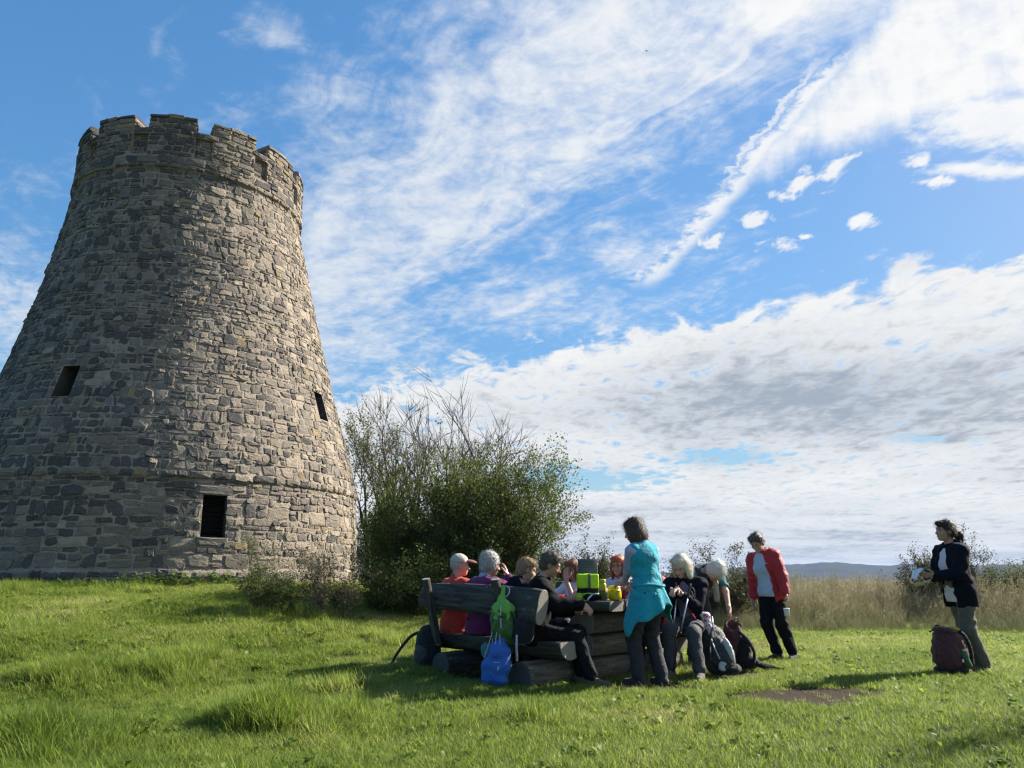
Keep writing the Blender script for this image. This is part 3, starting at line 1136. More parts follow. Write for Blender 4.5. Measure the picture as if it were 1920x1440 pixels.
def build_lawn():
    mat = instanced_mat('meadow_grass', ((0.050, 0.098, 0.015), (0.138, 0.208, 0.028), (0.248, 0.308, 0.064), (0.45, 0.40, 0.20)), 0.5)
    T = []
    U = random.uniform
    def clump(n, rad, h0, h1, w, lean, dry):
        mb, cols = MB(), []
        for i in range(n):
            r = rad * math.sqrt(random.random()); a = U(0, 6.283)
            h = U(h0, h1)
            isdry = random.random() < dry
            t = U(0.95, 1.3) if isdry else U(0.1, 0.85)
            blade(mb, cols, Vector((r * math.cos(a), r * math.sin(a), -0.012)), h, w * U(0.7, 1.3), U(0, 6.283), U(0.05, lean), U(0.0, 0.9) * (1.3 if isdry else 1), t)
        T.append(tuft_obj(mb, cols, mat))
    for k in range(5): clump(34, 0.085, 0.028, 0.075, 0.0045, 0.9, 0.22)      # 0-4 short
    for k in range(4): clump(36, 0.085, 0.04, 0.095, 0.005, 1.0, 0.26)       # 5-8 mid
    for k in range(3): clump(44, 0.07, 0.08, 0.19, 0.0055, 0.8, 0.18)       # 9-11 tussock
    for k in range(2): clump(26, 0.09, 0.03, 0.075, 0.0045, 1.1, 0.8)        # 12-13 dry thatch
    for k in range(3):                                                       # 14-16 broad leaves
        mb, cols = MB(), []
        for i in range(random.randint(7, 11)):
            a = U(0, 6.283); L = U(0.04, 0.085); ww = L * U(0.35, 0.6); e = U(0.25, 0.9)
            d = Vector((math.cos(a) * math.cos(e), math.sin(a) * math.cos(e), math.sin(e)))
            s = Vector((-math.sin(a), math.cos(a), 0))
            b = Vector((U(-.02, .02), U(-.02, .02), 0)) + d * 0.015
            o = len(mb.v)
            mid, tip = b + d * L * 0.5 + Vector((0, 0, 0.005)), b + d * L - Vector((0, 0, L * 0.25))
            mb.v += [tuple(b), tuple(mid + s * ww / 2), tuple(mid - s * ww / 2), tuple(tip)]
            mb.f += [(o, o + 1, o + 2), (o + 1, o + 3, o + 2)]
            t = U(0.1, 0.7); cols += [t, t]
        T.append(tuft_obj(mb, cols, mat))
    # candidates, thinner with distance
    P = []
    N = 150000
    y = np.sqrt(rng.uniform(3.4 ** 2, 20.0 ** 2, N))
    x = rng.uniform(-1, 1, N) * (0.74 * y + 0.9)
    keep = rng.random(N) < np.clip(1.35 - y * 0.045, 0.45, 1.0)
    x, y = x[keep], y[keep]
    d = np.hypot(x - TC[0], y - TC[1])
    dm = dirt(x, y)
    keep = (d > 4.28) & (rng.random(len(x)) > dm * 0.95) & (y < 17.6 - 0.10 * (x - 5) + 2.4 * rng.random(len(x)))
    x, y, d, dm = x[keep], y[keep], d[keep], dm[keep]
    n = len(x)
    lump = fbm(x * 1.4, y * 1.4, 0, 4, 40)
    lump2 = fbm(x * 0.45 + 9, y * 0.45, 0, 3, 41)
    leftside = sstep(2.0, -2.0, x)
    tall = lump * 0.8 + lump2 * 0.5 + 0.16 * leftside - 0.12 * sstep(0.0, 3.0, x) + 0.12 * sstep(6.4, 4.6, d)
    for (tx, ty, r, h) in TUSS:
        tall = tall + (1.4 * h / 0.13) * 0.35 * np.exp(-((x - tx) ** 2 + (y - ty) ** 2) / (r * r) * 1.6)
    tall = tall - 0.25 * sstep(0.0, 0.5, dm)
    u = rng.random(n)
    kind = np.where(tall + (u - 0.5) * 0.22 > 1.08, rng.integers(9, 12, n), np.where(tall + (u - 0.5) * 0.3 > 0.88, rng.integers(5, 9, n), rng.integers(0, 5, n)))
    dryn = fbm(x * 0.9 + 30, y * 0.9, 0, 4, 44) + 0.25 * (fbm(x * 4 + 30, y * 4, 0, 2, 45) - 0.5)
    worn = np.exp(-((x + 2.2) / 1.8) ** 2 - ((y - 9.3) / 1.0) ** 2)
    kind = np.where((rng.random(n) < 0.08 + 0.9 * sstep(0.53, 0.76, dryn + worn * 0.16 + 0.10 * np.exp(-((x - 1.4) / 1.3) ** 2 - ((y - 7.9) / .9) ** 2))) & (kind < 9), rng.integers(12, 14, n), kind)
    kind = np.where(rng.random(n) < 0.025, rng.integers(14, 17, n), kind)
    tuft = np.clip(0.25 + 0.9 * (fbm(x * 0.8 + 3, y * 0.8, 0, 4, 47) - 0.5) + rng.normal(0, 0.13, n) + 0.25 * (lump - 0.5) + 0.10 * sstep(8, 14, y), 0, 1)
    size = rng.uniform(0.75, 1.25, n) * (0.8 + 0.5 * lump) * np.where(dm > .2, 0.7, 1)
    z = gz(x, y) - dm * 0.03
    scatter('grass', T, np.stack([x, y, z], 1), rng.uniform(0, 6.283, n), size, kind, tuft, rng.normal(0, 0.1, n))


build_lawn()


# ------------------------------------------------------------------ tall dry meadow behind the lawn
def build_tall():
    mat = instanced_mat('dry_meadow', ((0.088, 0.140, 0.036), (0.195, 0.205, 0.095), (0.35, 0.320, 0.195), (0.18, 0.145, 0.105)), 0.47)
    U = random.uniform
    T = []
    for k in range(9):
        mb, cols = MB(), []
        ns = random.randint(11, 16)
        for i in range(ns):
            r = 0.16 * math.sqrt(random.random()); a = U(0, 6.283)
            b = Vector((r * math.cos(a), r * math.sin(a), -0.02))
            h = U(0.45, 1.0) if k < 7 else U(0.7, 1.25)
            az = U(0, 6.283); lean = U(0.0, 0.22)
            t = U(0.35, 0.95)
            tip = b + Vector((math.cos(az) * lean * h, math.sin(az) * lean * h, h))
            mid = b.lerp(tip, 0.55) + Vector((0, 0, 0.03))
            v, f = tube([b, mid, tip], [0.0030, 0.0024, 0.0012], 3, False)
            mb.put((v, f)); cols += [t] * len(f)
            # seed head: loose or tight panicle
            ph = U(0.06, 0.16)
            style = random.random()
            for q in range(random.randint(6, 11)):
                e = random.random()
                c = tip - Vector((0, 0, ph * e)) + Vector((U(-1, 1), U(-1, 1), U(-.2, .6))) * (0.010 + (0.03 if style < 0.5 else 0.004) * (1 - abs(e - .5)))
                dv = Vector((U(-1, 1), U(-1, 1), U(0.2, 1))).normalized() * U(0.012, 0.024)
                s = dv.orthogonal().normalized() * U(0.003, 0.006)
                o = len(mb.v)
                mb.v += [tuple(c), tuple(c + dv * .5 + s), tuple(c + dv), tuple(c + dv * .5 - s)]
                mb.f.append((o, o + 1, o + 2, o + 3)); cols.append(min(1.3, t + U(-.1, .6)))
        for i in range(26):
            r = 0.18 * math.sqrt(random.random()); a = U(0, 6.283)
            green = random.random() < 0.55
            blade(mb, cols, Vector((r * math.cos(a), r * math.sin(a), -0.02)), U(0.25, 0.75), U(0.005, 0.009), U(0, 6.283), U(0.05, 0.4), U(0.1, 1.0), U(0.0, 0.2) if green else U(0.4, 1.0), 4)
        T.append(tuft_obj(mb, cols, mat))
    for k in range(3):     # 9-11: dark dead flower stalks (dock, thistle)
        mb, cols = MB(), []
        for i in range(2):
            b = Vector((U(-.08, .08), U(-.08, .08), 0)); h = U(0.9, 1.25)
            tip = b + Vector((U(-.1, .1), U(-.1, .1), h))
            v, f = tube([b, b.lerp(tip, .5) + Vector((U(-.02, .02), 0, 0)), tip], [.006, .005, .002], 4, False)
            mb.put((v, f)); cols += [1.25] * len(f)
            for q in range(8):
                e = U(0.45, 0.98); p = b.lerp(tip, e); az = U(0, 6.283)
                tw = p + Vector((math.cos(az), math.sin(az), 1.1)) * U(0.05, 0.16) * (1.25 - e)
                v, f = tube([p, tw], [.003, .0015], 3, False); mb.put((v, f)); cols += [1.2] * len(f)
                for z in range(3):
                    c = tw + Vector((U(-1, 1), U(-1, 1), U(-1, 1))) * .012; s = U(.008, .015); o = len(mb.v)
                    mb.v += [tuple(c + Vector((s, 0, 0))), tuple(c + Vector((0, s, 0))), tuple(c + Vector((-s, 0, 0))), tuple(c + Vector((0, -s, .4 * s))), tuple(c + Vector((0, 0, 1.4 * s)))]
                    mb.f += [(o, o + 1, o + 4), (o + 1, o + 2, o + 4), (o + 2, o + 3, o + 4), (o + 3, o, o + 4)]; cols += [1.2] * 4
        T.append(tuft_obj(mb, cols, mat))
    N = 26000
    y = 15.2 + rng.random(N) ** 1.6 * 34
    x = rng.uniform(-0.12, 0.82, N) * y
    edge = 16.4 - 0.10 * (x - 5) + 1.1 * (fbm(x * .8, y * .8, 0, 3, 70) - .5) - 0.5 * rng.random(N)
    pat = fbm(x * .55, y * .55, 1, 4, 71)
    keep = (y > edge + 1.6 * (pat - .5)) & (pat > 0.25 + 0.25 * rng.random(N)) 
    x, y, edge, pat = x[keep], y[keep], edge[keep], pat[keep]
    n = len(x)
    kind = rng.integers(0, 9, n)
    kind = np.where(rng.random(n) < 0.035, rng.integers(9, 12, n), kind)
    near = sstep(-1.2, 4.0, y - edge)
    size = rng.uniform(0.45, 1.0, n) * (0.20 + 0.80 * near) * (0.55 + 0.8 * pat) * (0.75 + 0.5 * fbm(x * .5, y * .5, 0, 3, 72)) * (1 - 0.12 * sstep(20, 45, y))
    tuft = np.clip(0.15 + 0.7 * fbm(x * .35, y * .35, 0, 3, 73) + rng.normal(0, .12, n) - 0.5 * (1 - near), 0, 1)
    scatter('tall_dry_grass', T, np.stack([x, y, gz(x, y)], 1), rng.uniform(0, 6.283, n), size, kind, tuft, rng.normal(0, .06, n))


build_tall()


# ------------------------------------------------------------------ shrubs and trees
M_BARK = None


def bark_mat(name, a, b):
    m, nt, g, bs = base_mat(name)
    co = objco(g)
    mp = g.new('ShaderNodeMapping'); mp.inputs['Scale'].default_value = (1, 1, 0.25); nt.links.new(co, mp.inputs[0])
    n = g.noise(mp.outputs[0], 26, 5, 0.65)
    nt.links.new(g.mixc(g.ss(.3, .7, n), tuple(a) + (1,), tuple(b) + (1,)), bs.inputs['Base Color'])
    bs.inputs['Roughness'].default_value = 0.9
    bs.inputs['Specular IOR Level'].default_value = 0.2
    bump(g, n, 0.6, 0.02, bs)
    return m


M_BARK = bark_mat('shrub_bark', (0.05, 0.04, 0.032), (0.12, 0.10, 0.08))
M_DEAD = bark_mat('dead_bark', (0.05, 0.042, 0.038), (0.145, 0.125, 0.11))
M_LEAF = leaf_mat('hawthorn_leaf', (0.028, 0.050, 0.010), (0.110, 0.145, 0.030), (0.20, 0.19, 0.05))
M_LEAF2 = leaf_mat('willow_leaf', (0.032, 0.050, 0.018), (0.105, 0.135, 0.05), (0.16, 0.15, 0.05))
M_LEAF3 = leaf_mat('rose_leaf', (0.030, 0.036, 0.016), (0.088, 0.092, 0.036), (0.15, 0.10, 0.045), 0.3)


def grow(path_out, twig_out, p, d, L, r, level, maxlevel, up=0.25, spread=0.55, nch=(3, 5), wig=0.12, sides=6, fmin=0.28, rmin=0.0022):
    """recursive branch; collects tubes (path_out) and end points for leaves (twig_out)"""
    n = 5 if level < maxlevel else 3
    pts, rad = [p.copy()], [r]
    dd = d.copy()
    for i in range(n):
        dd = (dd + Vector((random.gauss(0, wig), random.gauss(0, wig), random.gauss(0, wig * 0.6) + up * 0.12))).normalized()
        pts.append(pts[-1] + dd * (L / n))
        rad.append(r * (1 - 0.75 * (i + 1) / n))
    path_out.append((level, pts, rad, sides))
    if level >= maxlevel - 1:
        twig_out.append(pts)
    if level < maxlevel:
        for k in range(random.randint(*nch) + (2 if level == 0 and fmin < 0.2 else 0)):
            f = random.uniform(fmin, 0.97)
            i = min(int(f * n), n - 1)
            q = pts[i].lerp(pts[i + 1], f * n - i)
            ax = (pts[i + 1] - pts[i]).normalized()
            o = ax.orthogonal().normalized()
            o.rotate(Matrix.Rotation(random.uniform(0, 6.283), 3, ax))
            nd = (ax + o * random.uniform(0.6, 1.3) * spread + Vector((0, 0, up * 0.4))).normalized()
            grow(path_out, twig_out, q, nd, L * random.uniform(0.42, 0.72), max(rad[i] * 0.62, rmin), level + 1, maxlevel, up, spread, nch, wig, max(3, sides - 1), fmin, rmin)


def leaves(mb, tint, twigs, n, size, scatter_r, droop=0.15, shape=0.5, centre=None, ext=None):
    tot = len(twigs)
    U = random.uniform
    for i in range(n):
        tw = twigs[random.randrange(tot)]
        k = random.randrange(len(tw) - 1)
        p = tw[k].lerp(tw[k + 1], random.random()) + Vector((random.gauss(0, scatter_r), random.gauss(0, scatter_r), random.gauss(0, scatter_r)))
        L = size * U(0.6, 1.35); w = L * shape
        d = Vector((random.gauss(0, 1), random.gauss(0, 1), random.gauss(0, 1) - droop)).normalized()
        s = d.cross(Vector((random.gauss(0, 1), random.gauss(0, 1), random.gauss(0, 1)))).normalized() * w * 0.5
        nn = d.cross(s).normalized() * L * 0.10
        o = len(mb.v)
        mb.v += [tuple(p), tuple(p + d * L * .5 + s + nn), tuple(p + d * L), tuple(p + d * L * .5 - s + nn)]
        mb.f.append((o, o + 1, o + 2, o + 3))
        tint.append(min(1.0, max(0.0, random.gauss(0.45, 0.24))))


def plant(name, label, cat, base, stems, H, nleaf, lsize, lmat, bmat, spread_xy=0.5, maxlevel=3, scat=0.05, r0=0.03, shape=0.5, up=0.3, spread=0.6, nch=(3, 5), foot=0.12, group=None, crown='crown', trunk='trunk', wig=.12, fmin=0.08, rmin=0.0022, hmix=(0.4, 0.86)):
    root = thing(name, label, cat, base, 0, group)
    paths, twigs = [], []
    for s in range(stems):
        a = random.uniform(0, 6.283)
        rr = foot * math.sqrt(random.random())
        sl = spread_xy * math.sqrt((s + 0.5) / stems) * random.uniform(0.7, 1.2)
        a = s * 2.39996 + random.uniform(-.4, .4)
        d = Vector((math.cos(a) * sl, math.sin(a) * sl, 1.0)).normalized()
        grow(paths, twigs, Vector((rr * math.cos(a), rr * math.sin(a), -0.05)), d, H * random.uniform(*hmix), r0 * random.uniform(0.6, 1.1), 0, maxlevel, up, spread, nch, wig, 6, fmin, rmin)
    tb, bb = MB(), MB()
    for lv, pts, rad, sides in paths:
        (tb if lv <= 1 else bb).put(tube(pts, rad, sides, False))
    tb.build(trunk, bmat, root)
    if bb.v:
        bb.build('branches', bmat, root)
    if nleaf:
        lm, tint = MB(), []
        leaves(lm, tint, twigs, nleaf, lsize, scat, shape=shape)
        lm.build(crown, lmat, root, False, tint=tint)
    return root


def at(px, Y):
    """lateral place of something seen at column px of the photograph, Y metres away"""
    return (px - 960) / 1442.0 * Y * 1.035


def vegetation():
    random.seed(101)
    gx = lambda x, y, dz=0.0: (x, y, g0(x, y) + dz)
    # the big hawthorn thicket left of the picnic table
    plant('hawthorn_shrub', 'large dense dark green hawthorn shrub beside the right edge of the tower', 'shrub', gx(-1.75, 14.6), 26, 1.62, 54000, 0.046, M_LEAF, M_BARK, 0.50, 3, 0.055, 0.035, 0.6, 0.3, 0.75, foot=0.5)
    plant('hawthorn_shrub', 'taller rounded green shrub right of the dense one, directly behind the row of bench sitters', 'shrub', gx(-0.52, 14.3), 28, 2.6, 68000, 0.046, M_LEAF, M_BARK, 0.40, 3, 0.055, 0.035, 0.6, 0.3, 0.75, foot=0.45)
    plant('hawthorn_shrub', 'lower sunlit yellow-green shrub at the right foot of the big thicket', 'shrub', gx(0.30, 13.6), 14, 1.05, 15000, 0.044, M_LEAF2, M_BARK, 0.5, 3, 0.05, 0.02, 0.55, 0.2, 0.8, foot=0.3)
    plant('hawthorn_shrub', 'low dark shrub at the left foot of the big thicket', 'shrub', gx(-1.75, 12.9), 14, 0.9, 14000, 0.042, M_LEAF, M_BARK, 0.6, 3, 0.05, 0.018, 0.55, 0.1, 0.9, foot=0.35)
    # dead trees that stand up out of it
    G = 'bare trees rising out of the thicket'
    for px, Y, H, r, nm in ((708, 20.4, 3.8, 0.075, 'bare grey tree nearest the tower, ivy round its lower stem'),
                            (772, 20.6, 4.2, 0.13, 'third bare tree from the tower, forked low with upright twigs'),
                            (812, 21.2, 4.05, 0.105, 'thin bare tree in the middle of the dead group'),
                            (848, 20.5, 4.3, 0.135, 'tallest bare tree, straight stem above the green shrub'),
                            (738, 21.4, 4.0, 0.11, 'bare tree second from the tower side, leaning left with fanned twigs'),
                            (930, 21.3, 3.7, 0.1, 'slim bare tree rising behind the top of the rounded shrub'),
                            (890, 20.9, 4.2, 0.12, 'bare tree at the right of the dead group with spreading top'),
                            (965, 15.6, 2.6, 0.05, 'short bare branches sticking out at the far right of the thicket')):
        x = at(px, Y)
        plant('bare_tree', nm, 'tree', gx(x, Y), 3 if px != 965 else 2, H, 3500 if px == 708 else 0, 0.06, M_LEAF, M_DEAD, 0.20 if px != 965 else 0.7, 3, 0.06, r, 0.6, 0.38, 0.62, (3, 5), 0.2, G, crown='ivy', wig=.14, fmin=0.3, rmin=0.009, hmix=(.66, .8))
    # pale willow scrub seen between tower and thicket
    plant('willow_shrub', 'pale grey-green bush low beside the right foot of the tower', 'shrub', gx(at(705, 20), 20.5), 16, 1.9, 16000, 0.07, M_LEAF2, M_BARK, 0.8, 3, 0.1, 0.02, 0.35, 0.1, 0.8, foot=0.7)
    # two small bushes on the mound in front of the tower
    plant('rose_bush', 'small dark bush on the grass in front of the tower, the left one', 'bush', gx(at(535, 11.6), 11.6), 12, 0.92, 6000, 0.030, M_LEAF, M_BARK, 0.34, 3, 0.03, 0.008, 0.55, 0.3, 0.55, foot=0.22, group='small bushes on the mound')
    plant('rose_bush', 'small dark bush with thin shoots by the right foot of the tower', 'bush', gx(at(640, 11.7), 11.7), 10, 0.92, 4200, 0.030, M_LEAF3, M_BARK, 0.30, 3, 0.03, 0.008, 0.55, 0.3, 0.55, foot=0.26, group='small bushes on the mound')
    # bushes out in the dry grass
    G = 'hawthorn bushes in the dry grass'
    plant('hawthorn_bush', 'thin bush with upright shoots behind the far bench', 'bush', gx(at(1078, 19), 19.0), 14, 1.4, 12000, 0.05, M_LEAF3, M_BARK, 0.55, 3, 0.05, 0.016, 0.5, 0.3, 0.55, foot=0.4, group=G)
    plant('hawthorn_bush', 'olive bush behind the bent-over woman', 'bush', gx(at(1318, 18), 18.0), 20, 1.55, 22000, 0.048, M_LEAF3, M_BARK, 0.75, 3, 0.04, 0.02, 0.5, 0.15, 0.6, foot=0.3, group=G)
    plant('hawthorn_bush', 'small bush between cap wearer and seated white-haired woman', 'bush', gx(at(1205, 19), 19.0), 12, 1.15, 9000, 0.05, M_LEAF3, M_BARK, 0.7, 3, 0.05, 0.016, 0.5, 0.2, 0.6, foot=0.3, group=G)
    plant('hawthorn_bush', 'dark bush left of the woman in the navy jacket', 'bush', gx(at(1712, 20), 20.0), 20, 1.45, 24000, 0.05, M_LEAF3, M_BARK, 0.55, 3, 0.04, 0.02, 0.5, 0.25, 0.6, foot=0.4, group=G)
    plant('hawthorn_bush', 'light green bush right of the woman in the navy jacket', 'bush', gx(at(1822, 20.5), 20.5), 20, 1.12, 22000, 0.046, M_LEAF2, M_BARK, 0.62, 3, 0.04, 0.02, 0.5, 0.2, 0.6, foot=0.4, group=G)
    plant('hawthorn_bush', 'low bush in the dry grass at the right edge', 'bush', gx(at(1915, 24), 24.0), 10, 1.0, 8000, 0.05, M_LEAF3, M_BARK, 0.8, 3, 0.05, 0.016, 0.5, 0.15, 0.6, foot=0.4, group=G)
    # bush added for an unseen thing at the right that shadows the corner
    plant('hawthorn_bush', 'unseen bush added outside the right edge to cast the shadow on the near grass', 'bush', gx(6.2, 6.65), 16, 1.95, 20000, 0.05, M_LEAF, M_BARK, 0.35, 3, 0.05, 0.02, 0.5, 0.3, 0.5, foot=0.3)
    # tree glimpsed behind the tower at the left edge
    plant('broadleaf_tree', 'green tree showing past the left side of the tower', 'tree', gx(-19.5, 26.0), 3, 6.3, 9000, 0.14, M_LEAF, M_BARK, 0.3, 3, 0.25, 0.14, 0.6, 0.3, 0.7, (4, 6), foot=0.2)


vegetation()


def weeds():
    """nettles and broad leaves along the foot of the tower, dandelion clocks"""
    random.seed(55)
    U = random.uniform
    sm, tint = MB(), []
    for i in range(330):
        ph = U(-42, 30)
        if 20 < i < 60: ph = U(-9, 16)
        p = t_pt(R(ph), 1.0, U(0.04, 0.40))
        b = Vector((p.x, p.y, g0(p.x, p.y)))
        h = U(0.08, 0.18) * (1.6 if -9 < ph < 14 else 1)
        for k in range(random.randint(8, 14)):
            e = random.random(); a = U(0, 6.283); L = U(0.04, 0.09)
            c = b + Vector((U(-.03, .03), U(-.03, .03), h * e))
            d = Vector((math.cos(a), math.sin(a), U(-.3, .6))).normalized(); s = Vector((-math.sin(a), math.cos(a), 0)) * L * .32
            o = len(sm.v)
            sm.v += [tuple(c), tuple(c + d * L * .45 + s), tuple(c + d * L), tuple(c + d * L * .45 - s)]
            sm.f.append((o, o + 1, o + 2, o + 3)); tint.append(min(1, max(0, random.gauss(.55, .2))))
    m = leaf_mat('nettle_leaf', (0.03, 0.07, 0.01), (0.10, 0.19, 0.03), (0.2, 0.22, 0.06), 0.4)
    sm.build('nettles', m, None, False, tint=tint, kind='stuff')
    white = plain_mat('dandelion_fluff', (0.75, 0.75, 0.72), 0.9)
    stem = plain_mat('dandelion_stem', (0.12, 0.17, 0.05), 0.7)
    for k, (px, Y, h) in enumerate(((14, 14.6, .17), (108, 14.5, .16), (116, 14.4, .13), (190, 14.6, .22), (48, 14.8, .27))):
        x = at(px, Y); z = g0(x, Y)
        lab = ['white dandelion clock nearest the left edge of the grass', 'left one of a close pair of dandelion clocks', 'right one of a close pair of dandelion clocks', 'dandelion clock furthest right along the tower foot', 'tall dandelion clock against the dark tower wall'][k]
        t = thing('dandelion', lab, 'flower', (x, Y, z), 0, 'dandelion clocks at the tower foot')
        MB().put(tube([(0, 0, 0), (.01, 0, h * .5), (0.004, 0, h)], [.004, .003, .003], 5)).build('stem', stem, t)
        v, f = lathe([(.002, h - .02), (.02, h - .014), (.027, h), (.02, h + .016), (.003, h + .024)], 10)
        MB().put((v, f)).build('seed_head', white, t)


weeds()

# ------------------------------------------------------------------ smooth solid modelling (bodies, clothes, bags)
def V3(*a): return np.array(a, dtype=np.float64)


def rotm(yaw=0, pitch=0, roll=0):
    """columns are right, forward, up; pitch > 0 leans forward, roll > 0 leans to the right"""
    y, p, r = R(yaw), R(pitch), R(roll)
    Rz = np.array([[math.cos(y), -math.sin(y), 0], [math.sin(y), math.cos(y), 0], [0, 0, 1]])
    Rx = np.array([[1, 0, 0], [0, math.cos(p), math.sin(p)], [0, -math.sin(p), math.cos(p)]])
    Ry = np.array([[math.cos(r), 0, math.sin(r)], [0, 1, 0], [-math.sin(r), 0, math.cos(r)]])
    return Rz @ Rx @ Ry


def cap(a, b, ra, rb=None, k=0.02, op='add'):
    return ('cap', np.array(a, float), np.array(b, float), ra, ra if rb is None else rb, k, op)


def ell(c, r, M=None, k=0.04, op='add'):
    return ('ell', np.array(c, float), np.array(r, float), np.eye(3) if M is None else M, 0, k, op)


def rbox(c, s, M=None, r=0.02, k=0.02, op='add'):
    return ('box', np.array(c, float), np.array(s, float), np.eye(3) if M is None else M, r, k, op)


def plane(p, n, k=0.004):
    """keeps the side the normal points away from"""
    n = np.array(n, float)
    return ('pla', np.array(p, float), n / np.linalg.norm(n), 0, 0, k, 'cut')


def bounds(q):
    if q[0] == 'cap':
        r = max(q[3], q[4])
        return np.minimum(q[1], q[2]) - r, np.maximum(q[1], q[2]) + r
    if q[0] == 'ell':
        e = np.sqrt(((q[3] * q[2][None, :]) ** 2).sum(1))
        return q[1] - e, q[1] + e
    if q[0] == 'box':
        e = np.abs(q[3] * (q[2] / 2)[None, :]).sum(1)
        return q[1] - e, q[1] + e


def sdf_field(prims, h, lo=None, hi=None):
    if lo is None:
        bs_ = [bounds(q) for q in prims if q[6] == 'add']
        lo = np.min([b[0] for b in bs_], 0) - 3 * h - 0.012
        hi = np.max([b[1] for b in bs_], 0) + 3 * h + 0.012
    n = np.ceil((hi - lo) / h).astype(int) + 1
    ax = [lo[i] + h * np.arange(n[i]) for i in range(3)]
    Fd = np.full(n, 1.0, dtype=np.float32)
    for q in prims:
        if q[0] == 'pla':
            d = ((ax[0] - q[1][0]) * q[2][0])[:, None, None] + ((ax[1] - q[1][1]) * q[2][1])[None, :, None] + ((ax[2] - q[1][2]) * q[2][2])[None, None, :]
            Fd = np.maximum(Fd, d.astype(np.float32))
            continue
        k = q[5]
        b0, b1 = bounds(q)
        i0 = np.clip(np.floor((b0 - k - 2 * h - lo) / h).astype(int), 0, n)
        i1 = np.clip(np.ceil((b1 + k + 2 * h - lo) / h).astype(int) + 1, 0, n)
        if (i1 <= i0).any():
            continue
        sl = tuple(slice(a, b) for a, b in zip(i0, i1))
        X, Y, Z = np.meshgrid(*[ax[i][sl[i]].astype(np.float32) for i in range(3)], indexing='ij', sparse=True)
        if q[0] == 'cap':
            a, b = q[1], q[2]
            d = b - a
            L = max(float(d @ d), 1e-9)
            t = np.clip(((X - a[0]) * d[0] + (Y - a[1]) * d[1] + (Z - a[2]) * d[2]) / L, 0, 1)
            D = np.sqrt((X - a[0] - t * d[0]) ** 2 + (Y - a[1] - t * d[1]) ** 2 + (Z - a[2] - t * d[2]) ** 2) - (q[3] + (q[4] - q[3]) * t)
        else:
            M = q[3]
            c = q[1]
            u = [(X - c[0]) * M[0, i] + (Y - c[1]) * M[1, i] + (Z - c[2]) * M[2, i] for i in range(3)]
            if q[0] == 'ell':
                r = q[2]
                k0 = np.sqrt((u[0] / r[0]) ** 2 + (u[1] / r[1]) ** 2 + (u[2] / r[2]) ** 2)
                k1 = np.sqrt((u[0] / r[0] ** 2) ** 2 + (u[1] / r[1] ** 2) ** 2 + (u[2] / r[2] ** 2) ** 2) + 1e-9
                D = k0 * (k0 - 1.0) / k1
                D = np.where(k0 < 1e-4, -r.min(), D)
            else:
                s = q[2] / 2 - q[4]
                w = [np.abs(u[i]) - s[i] for i in range(3)]
                D = np.sqrt(sum(np.maximum(x, 0) ** 2 for x in w)) + np.minimum(np.maximum(np.maximum(w[0], w[1]), w[2]), 0) - q[4]
        A = Fd[sl]
        if q[6] == 'add':
            hh = np.clip(0.5 + 0.5 * (A - D) / k, 0, 1)
            Fd[sl] = A * (1 - hh) + D * hh - k * hh * (1 - hh)
        else:
            D = -D
            hh = np.clip(0.5 - 0.5 * (A - D) / k, 0, 1)
            Fd[sl] = A * (1 - hh) + D * hh + k * hh * (1 - hh)
    return Fd, lo, ax


def surface(Fd, lo, h):
    S = Fd < 0
    c = [S[i:Fd.shape[0] - 1 + i, j:Fd.shape[1] - 1 + j, k:Fd.shape[2] - 1 + k] for i in (0, 1) for j in (0, 1) for k in (0, 1)]
    s = sum(x.astype(np.int8) for x in c)
    act = (s > 0) & (s < 8)
    I = np.argwhere(act)
    if len(I) == 0:
        return np.zeros((0, 3)), np.zeros((0, 4), int)
    vid = np.full(act.shape, -1, dtype=np.int64)
    vid[act] = np.arange(len(I))
    corners = [(i, j, k) for i in (0, 1) for j in (0, 1) for k in (0, 1)]
    val = [Fd[I[:, 0] + a, I[:, 1] + b, I[:, 2] + c_] for a, b, c_ in corners]
    acc = np.zeros((len(I), 3)); cnt = np.zeros(len(I))
    for e0 in range(8):
        for e1 in range(e0 + 1, 8):
            d = np.array(corners[e1]) - np.array(corners[e0])
            if np.abs(d).sum() != 1:
                continue
            x = (val[e0] < 0) != (val[e1] < 0)
            t = np.where(x, val[e0] / np.where(np.abs(val[e0] - val[e1]) < 1e-9, 1, val[e0] - val[e1]), 0)
            acc += np.where(x[:, None], np.array(corners[e0])[None, :] + t[:, None] * d[None, :], 0)
            cnt += x
    P = lo + h * (I + acc / cnt[:, None])
    Q = []
    nx, ny, nz = act.shape
    for axn in range(3):
        sl0 = [slice(None)] * 3; sl1 = [slice(None)] * 3
        sl0[axn] = slice(0, -1); sl1[axn] = slice(1, None)
        d = S[tuple(sl0)] != S[tuple(sl1)]
        E = np.argwhere(d)
        o = [i for i in range(3) if i != axn]
        ok = (E[:, o[0]] >= 1) & (E[:, o[1]] >= 1) & (E[:, o[0]] < act.shape[o[0]]) & (E[:, o[1]] < act.shape[o[1]])
        E = E[ok]
        def cell(da, db):
            C = E.copy(); C[:, o[0]] -= da; C[:, o[1]] -= db
            return vid[C[:, 0], C[:, 1], C[:, 2]]
        q = np.stack([cell(1, 1), cell(0, 1), cell(0, 0), cell(1, 0)], 1)
        flip = S[E[:, 0], E[:, 1], E[:, 2]]
        if axn == 1: flip = ~flip
        q[~flip] = q[~flip][:, ::-1]
        Q.append(q[(q >= 0).all(1)])
    return P, np.concatenate(Q)


